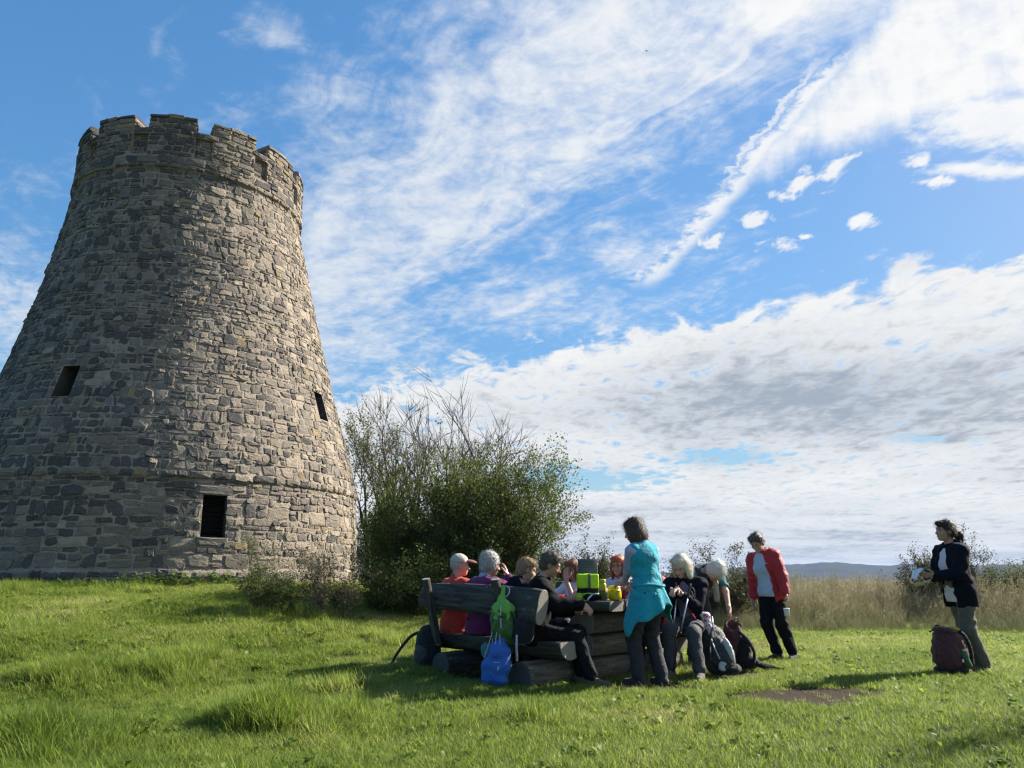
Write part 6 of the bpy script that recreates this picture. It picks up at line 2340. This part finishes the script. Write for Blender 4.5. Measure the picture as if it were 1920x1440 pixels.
    solid_obj('base_panel', [ell((.08, -.06, .065), (.14, .11, .07), None, .03)], .009, C['strap'], t, .004, 1.6)
    strap('compression_strap', curve([(-.13, -.06, .42), (-.12, -.12, .30), (-.08, -.15, .18)]), C['silver'], t, .018)
    strap('shoulder_strap', curve([(-.08, -.05, .50), (-.16, -.10, .36), (-.17, -.10, .16)]), C['strap'], t, .034, .008)
    MB().put(tube([(-.10, -.07, .62), (-.085, -.09, .36)], .007, 8)).build('stowed_pole', M_POLE, t)
    # dark red rucksack being opened
    t = thing('red_rucksack', 'open dark red rucksack with black straps spread on the grass', 'backpack', (2.66, 9.60, g0(2.66, 9.6)), R(-12))
    solid_obj('pack_body', [ell((-.03, .02, .22), (.15, .11, .24), None, .04), cap((-.03, .02, .40), (-.02, .02, .50), .115, .10, .03), cap((-.02, .01, .46), (-.02, .01, .60), .085, .095, .01, 'sub')], .009, C['maroon'], t, .008, 1.5, 2)
    solid_obj('back_panel', [ell((.07, -.05, .20), (.09, .07, .20), rotm(0, 0, 16), .03), ell((.12, -.06, .09), (.13, .09, .08), None, .04)], .009, C['strap'], t, .005, 1.6, 3)
    strap('shoulder_strap', curve([(.03, -.10, .44), (.13, -.13, .34), (.19, -.14, .20), (.16, -.14, .06)]), C['strap'], t, .040, .010)
    strap('hip_belt', curve([(.14, -.10, .10), (.26, -.12, .06), (.36, -.13, .035), (.50, -.16, .02)]), C['strap'], t, .050, .012)
    strap('hip_belt', curve([(.16, -.06, .10), (.30, -.02, .06), (.42, 0.02, .03)]), C['strap'], t, .040, .012)
    strap('grab_loop', curve([(-.02, -.05, .50), (.0, -.06, .58), (.03, -.03, .58), (.03, .01, .50)]), C['dkgrey'], t, .010)
    # maroon rucksack at the feet of the woman on the right
    t = thing('maroon_rucksack', 'maroon rucksack with yellow lining standing at the feet of the woman in navy', 'backpack', (4.97, 9.20, g0(4.97, 9.20)), R(-22))
    solid_obj('pack_body', [ell((0, 0, .22), (.19, .14, .24), None, .05), ell((-.01, 0, .38), (.15, .12, .14), None, .06)], .009, C['maroon'], t, .009, 1.3, 5)
    solid_obj('front_pocket', [ell((-.02, -.11, .20), (.12, .05, .16), None, .03)], .009, C['maroon'], t, .006, 1.6, 7)
    solid_obj('base_panel', [ell((0, -.01, .055), (.195, .15, .065), None, .03)], .009, C['strap'], t, .004, 1.5)
    solid_obj('top_lid', [ell((-.02, -.01, .475), (.135, .11, .045), rotm(0, 6, 10), .03)], .008, C['maroon'], t, .006, 1.8, 2)
    solid_obj('yellow_lining', [ell((.08, -.02, .50), (.05, .035, .024), rotm(0, 0, 20), .01)], .006, plain_mat('yellow_lining', (.50, .36, .02), .6), t, .003, 3)
    strap('shoulder_strap', curve([(.06, -.02, .50), (.15, -.06, .44), (.20, -.05, .30), (.20, -.04, .12)]), C['strap'], t, .042, .010)
    strap('grab_loop', curve([(-.05, .0, .50), (-.10, -.01, .535), (-.15, -.01, .48), (-.19, -.02, .46)]), C['strap'], t, .014)
    MB().put(lathe([(.028, .0), (.034, .01), (.034, .16), (.020, .18), (.018, .20), (.004, .205)], 14), Matrix.Translation((.165, -.10, .10)) @ Matrix.Rotation(R(-18), 4, 'Y')).build('side_bottle', C['dgreen'], t)
    MB().put(box((.10, -.155, .17), (.018, .008, .035), .003, 1)).build('buckle', M_PAPER, t)
    t = thing('small_backpack', 'turquoise and dark grey daypack on the back of the woman bending over', 'backpack', (2.30, 10.02, 1.02), R(20))
    solid_obj('pack_body', [ell((0, 0, .0), (.13, .11, .16), rotm(0, 30, 0), .04)], .009, C['greyvest'], t, .006, 1.5)
    solid_obj('top_lid', [ell((.0, -.01, .115), (.13, .11, .06), rotm(0, 12, 6), .03)], .008, C['sky'], t, .006, 1.7, 3)
    MB().put(box((.02, -.118, .0), (.055, .012, .05), .003, 1)).build('label_patch', M_PRINT, t)
    # walking poles
    G = 'pair of walking poles by the far bench'
    for (a, b, lab) in (((1.70, 8.88, 0), (1.86, 8.92, .98), 'walking pole leaning furthest left beside the turquoise woman'), ((1.72, 8.80, 0), (1.985, 8.84, 1.0), 'walking pole leaning to the right of its twin by the seated woman')):
        A = Vector(a); A.z = g0(A.x, A.y); B = Vector(b)
        t = thing('walking_pole', lab, 'walking pole', tuple(A), 0, G)
        d = B - A
        f = lambda e: tuple(d * e)
        MB().put(tube([f(.0), f(.05)], [.003, .006], 8)).build('tip', M_CORK, t)
        MB().put(tube([f(.0505), f(.45)], .0062, 10)).build('lower_shaft', M_CORK, t)
        MB().put(tube([f(.4505), f(.84)], .0085, 10)).build('upper_shaft', M_POLE, t)
        MB().put(tube([f(.44), f(.475)], .011, 10)).build('clamp', M_BUCK, t)
        MB().put(tube([f(.8405), f(.86), f(.98), f(1.0)], [.012, .015, .014, .010], 10)).build('grip', M_CORK, t)
        strap('wrist_loop', curve([f(.97), tuple(d * .93 + Vector((.05, -.02, 0))), tuple(d * .86 + Vector((.06, -.03, -.02))), tuple(d * .92 + Vector((.02, -.02, 0)))]), C['strap'], t, .016)
    # patterned cloth hanging from the lap of the white-haired woman
    t = thing('patterned_cloth', 'white cloth with red pattern hanging at the hip of the white-haired woman', 'cloth', (2.17, 8.98, .42), R(18))
    m, nt, g, bs = base_mat('red_white_print')
    vn = g.new('ShaderNodeTexVoronoi'); vn.inputs['Scale'].default_value = 28
    nt.links.new(objco(g), vn.inputs['Vector'])
    nt.links.new(g.mixc(g.ss(.32, .40, vn.outputs['Distance']), (.50, .02, .05, 1), (.62, .56, .58, 1)), bs.inputs['Base Color'])
    bs.inputs['Roughness'].default_value = .85
    solid_obj('cloth', [cap((0, 0, .22), (.045, -.03, .02), .045, .026, .02), ell((0, .02, .24), (.06, .05, .03), None, .02)], .007, m, t, .006, 2.2)
    # pink strap across the chest of the seated woman is part of her; papers held by the woman on the right
    t = thing('white_paper', 'sheets of white paper held in both hands by the woman in navy', 'paper', (4.89, 9.34, 1.10), R(90))
    def sheet(w, l, curl, M4, name):
        V, Fc = [], []
        n = 9
        for i in range(n):
            for j in range(n):
                x, y = (i / (n - 1) - .5) * w, (j / (n - 1) - .5) * l
                V.append(tuple(M4 @ Vector((x, y, curl * (y / l) ** 2 * 4 + .012 * math.sin(x * 40 + y * 22) + .008 * math.sin(y * 55)))))
        for i in range(n - 1):
            for j in range(n - 1):
                Fc.append((i * n + j, (i + 1) * n + j, (i + 1) * n + j + 1, i * n + j + 1))
        o = MB(); o.v, o.f = V, Fc
        q = o.build(name, M_PAPER, t, True)
        md = q.modifiers.new('thickness', 'SOLIDIFY'); md.thickness = .0012
    sheet(.13, .22, -.03, Matrix.Translation((.0, .11, .03)) @ Matrix.Rotation(R(-34), 4, 'X'), 'folded_sheet')
    sheet(.20, .20, .03, Matrix.Translation((.0, .03, -.095)) @ Matrix.Rotation(R(-16), 4, 'X') @ Matrix.Rotation(R(14), 4, 'Y'), 'loose_sheet')
    # cup in the hand of the woman in red
    return


bags()


def small_things():
    # white cup held by the woman in red
    rj = FOLK['red']
    M4 = rj.matrix_basis
    p = M4 @ Vector((-.235, .245, .575))
    t = thing('white_cup', 'white paper cup held low by the woman in the red jacket', 'cup', tuple(p), 0)
    MB().put(lathe([(.024, 0), (.030, .005), (.037, .09), (.038, .094), (.034, .093), (.026, .01), (.002, .008)], 16)).build('cup_body', M_PAPER, t)
    MB().put(lathe([(.0385, .088), (.040, .091), (.0405, .096), (.038, .098)], 16)).build('cup_rim', M_PAPER, t)
    # pale emblem on her chest
    # bird high up
    t = thing('bird', 'tiny dark bird flying high up among the clouds', 'bird', (11.7, 58.0, 45.3), R(30))
    t.scale = (.42, .42, .42)
    solid_obj('bird_body', [ell((0, 0, 0), (.05, .16, .05), None, .02), ell((0, .17, .015), (.035, .05, .035), None, .02), cap((0, -.12, 0), (0, -.26, .0), .03, .045, .02)], .02, C['black'], t)
    for s in (-1, 1):
        v = [(0.03 * s, .07, .02), (.03 * s, -.06, .02), (.22 * s, -.06, .13), (.24 * s, .08, .14), (.44 * s, -.08, .10)]
        mesh_obj('wing', v, [(0, 1, 2, 3), (3, 2, 4)], C['black'], t, False).modifiers.new('thickness', 'SOLIDIFY').thickness = .012
    # a dark clod lying on the grass, lower right
    x, y = 2.93, 5.78
    t = thing('stone', 'small dark stone on the grass in the lower right', 'stone', (x, y, g0(x, y)), 0)
    solid_obj('stone_body', [ell((0, 0, .02), (.036, .028, .022), None, .02), ell((.026, .01, .02), (.016, .016, .015), None, .01)], .006, M_STONE if False else M_TAPE, t, .004, 3)
    solid_obj('pale_chip', [ell((-.012, -.01, .038), (.011, .009, .007), None, .01)], .004, M_STEEL, t)


small_things()
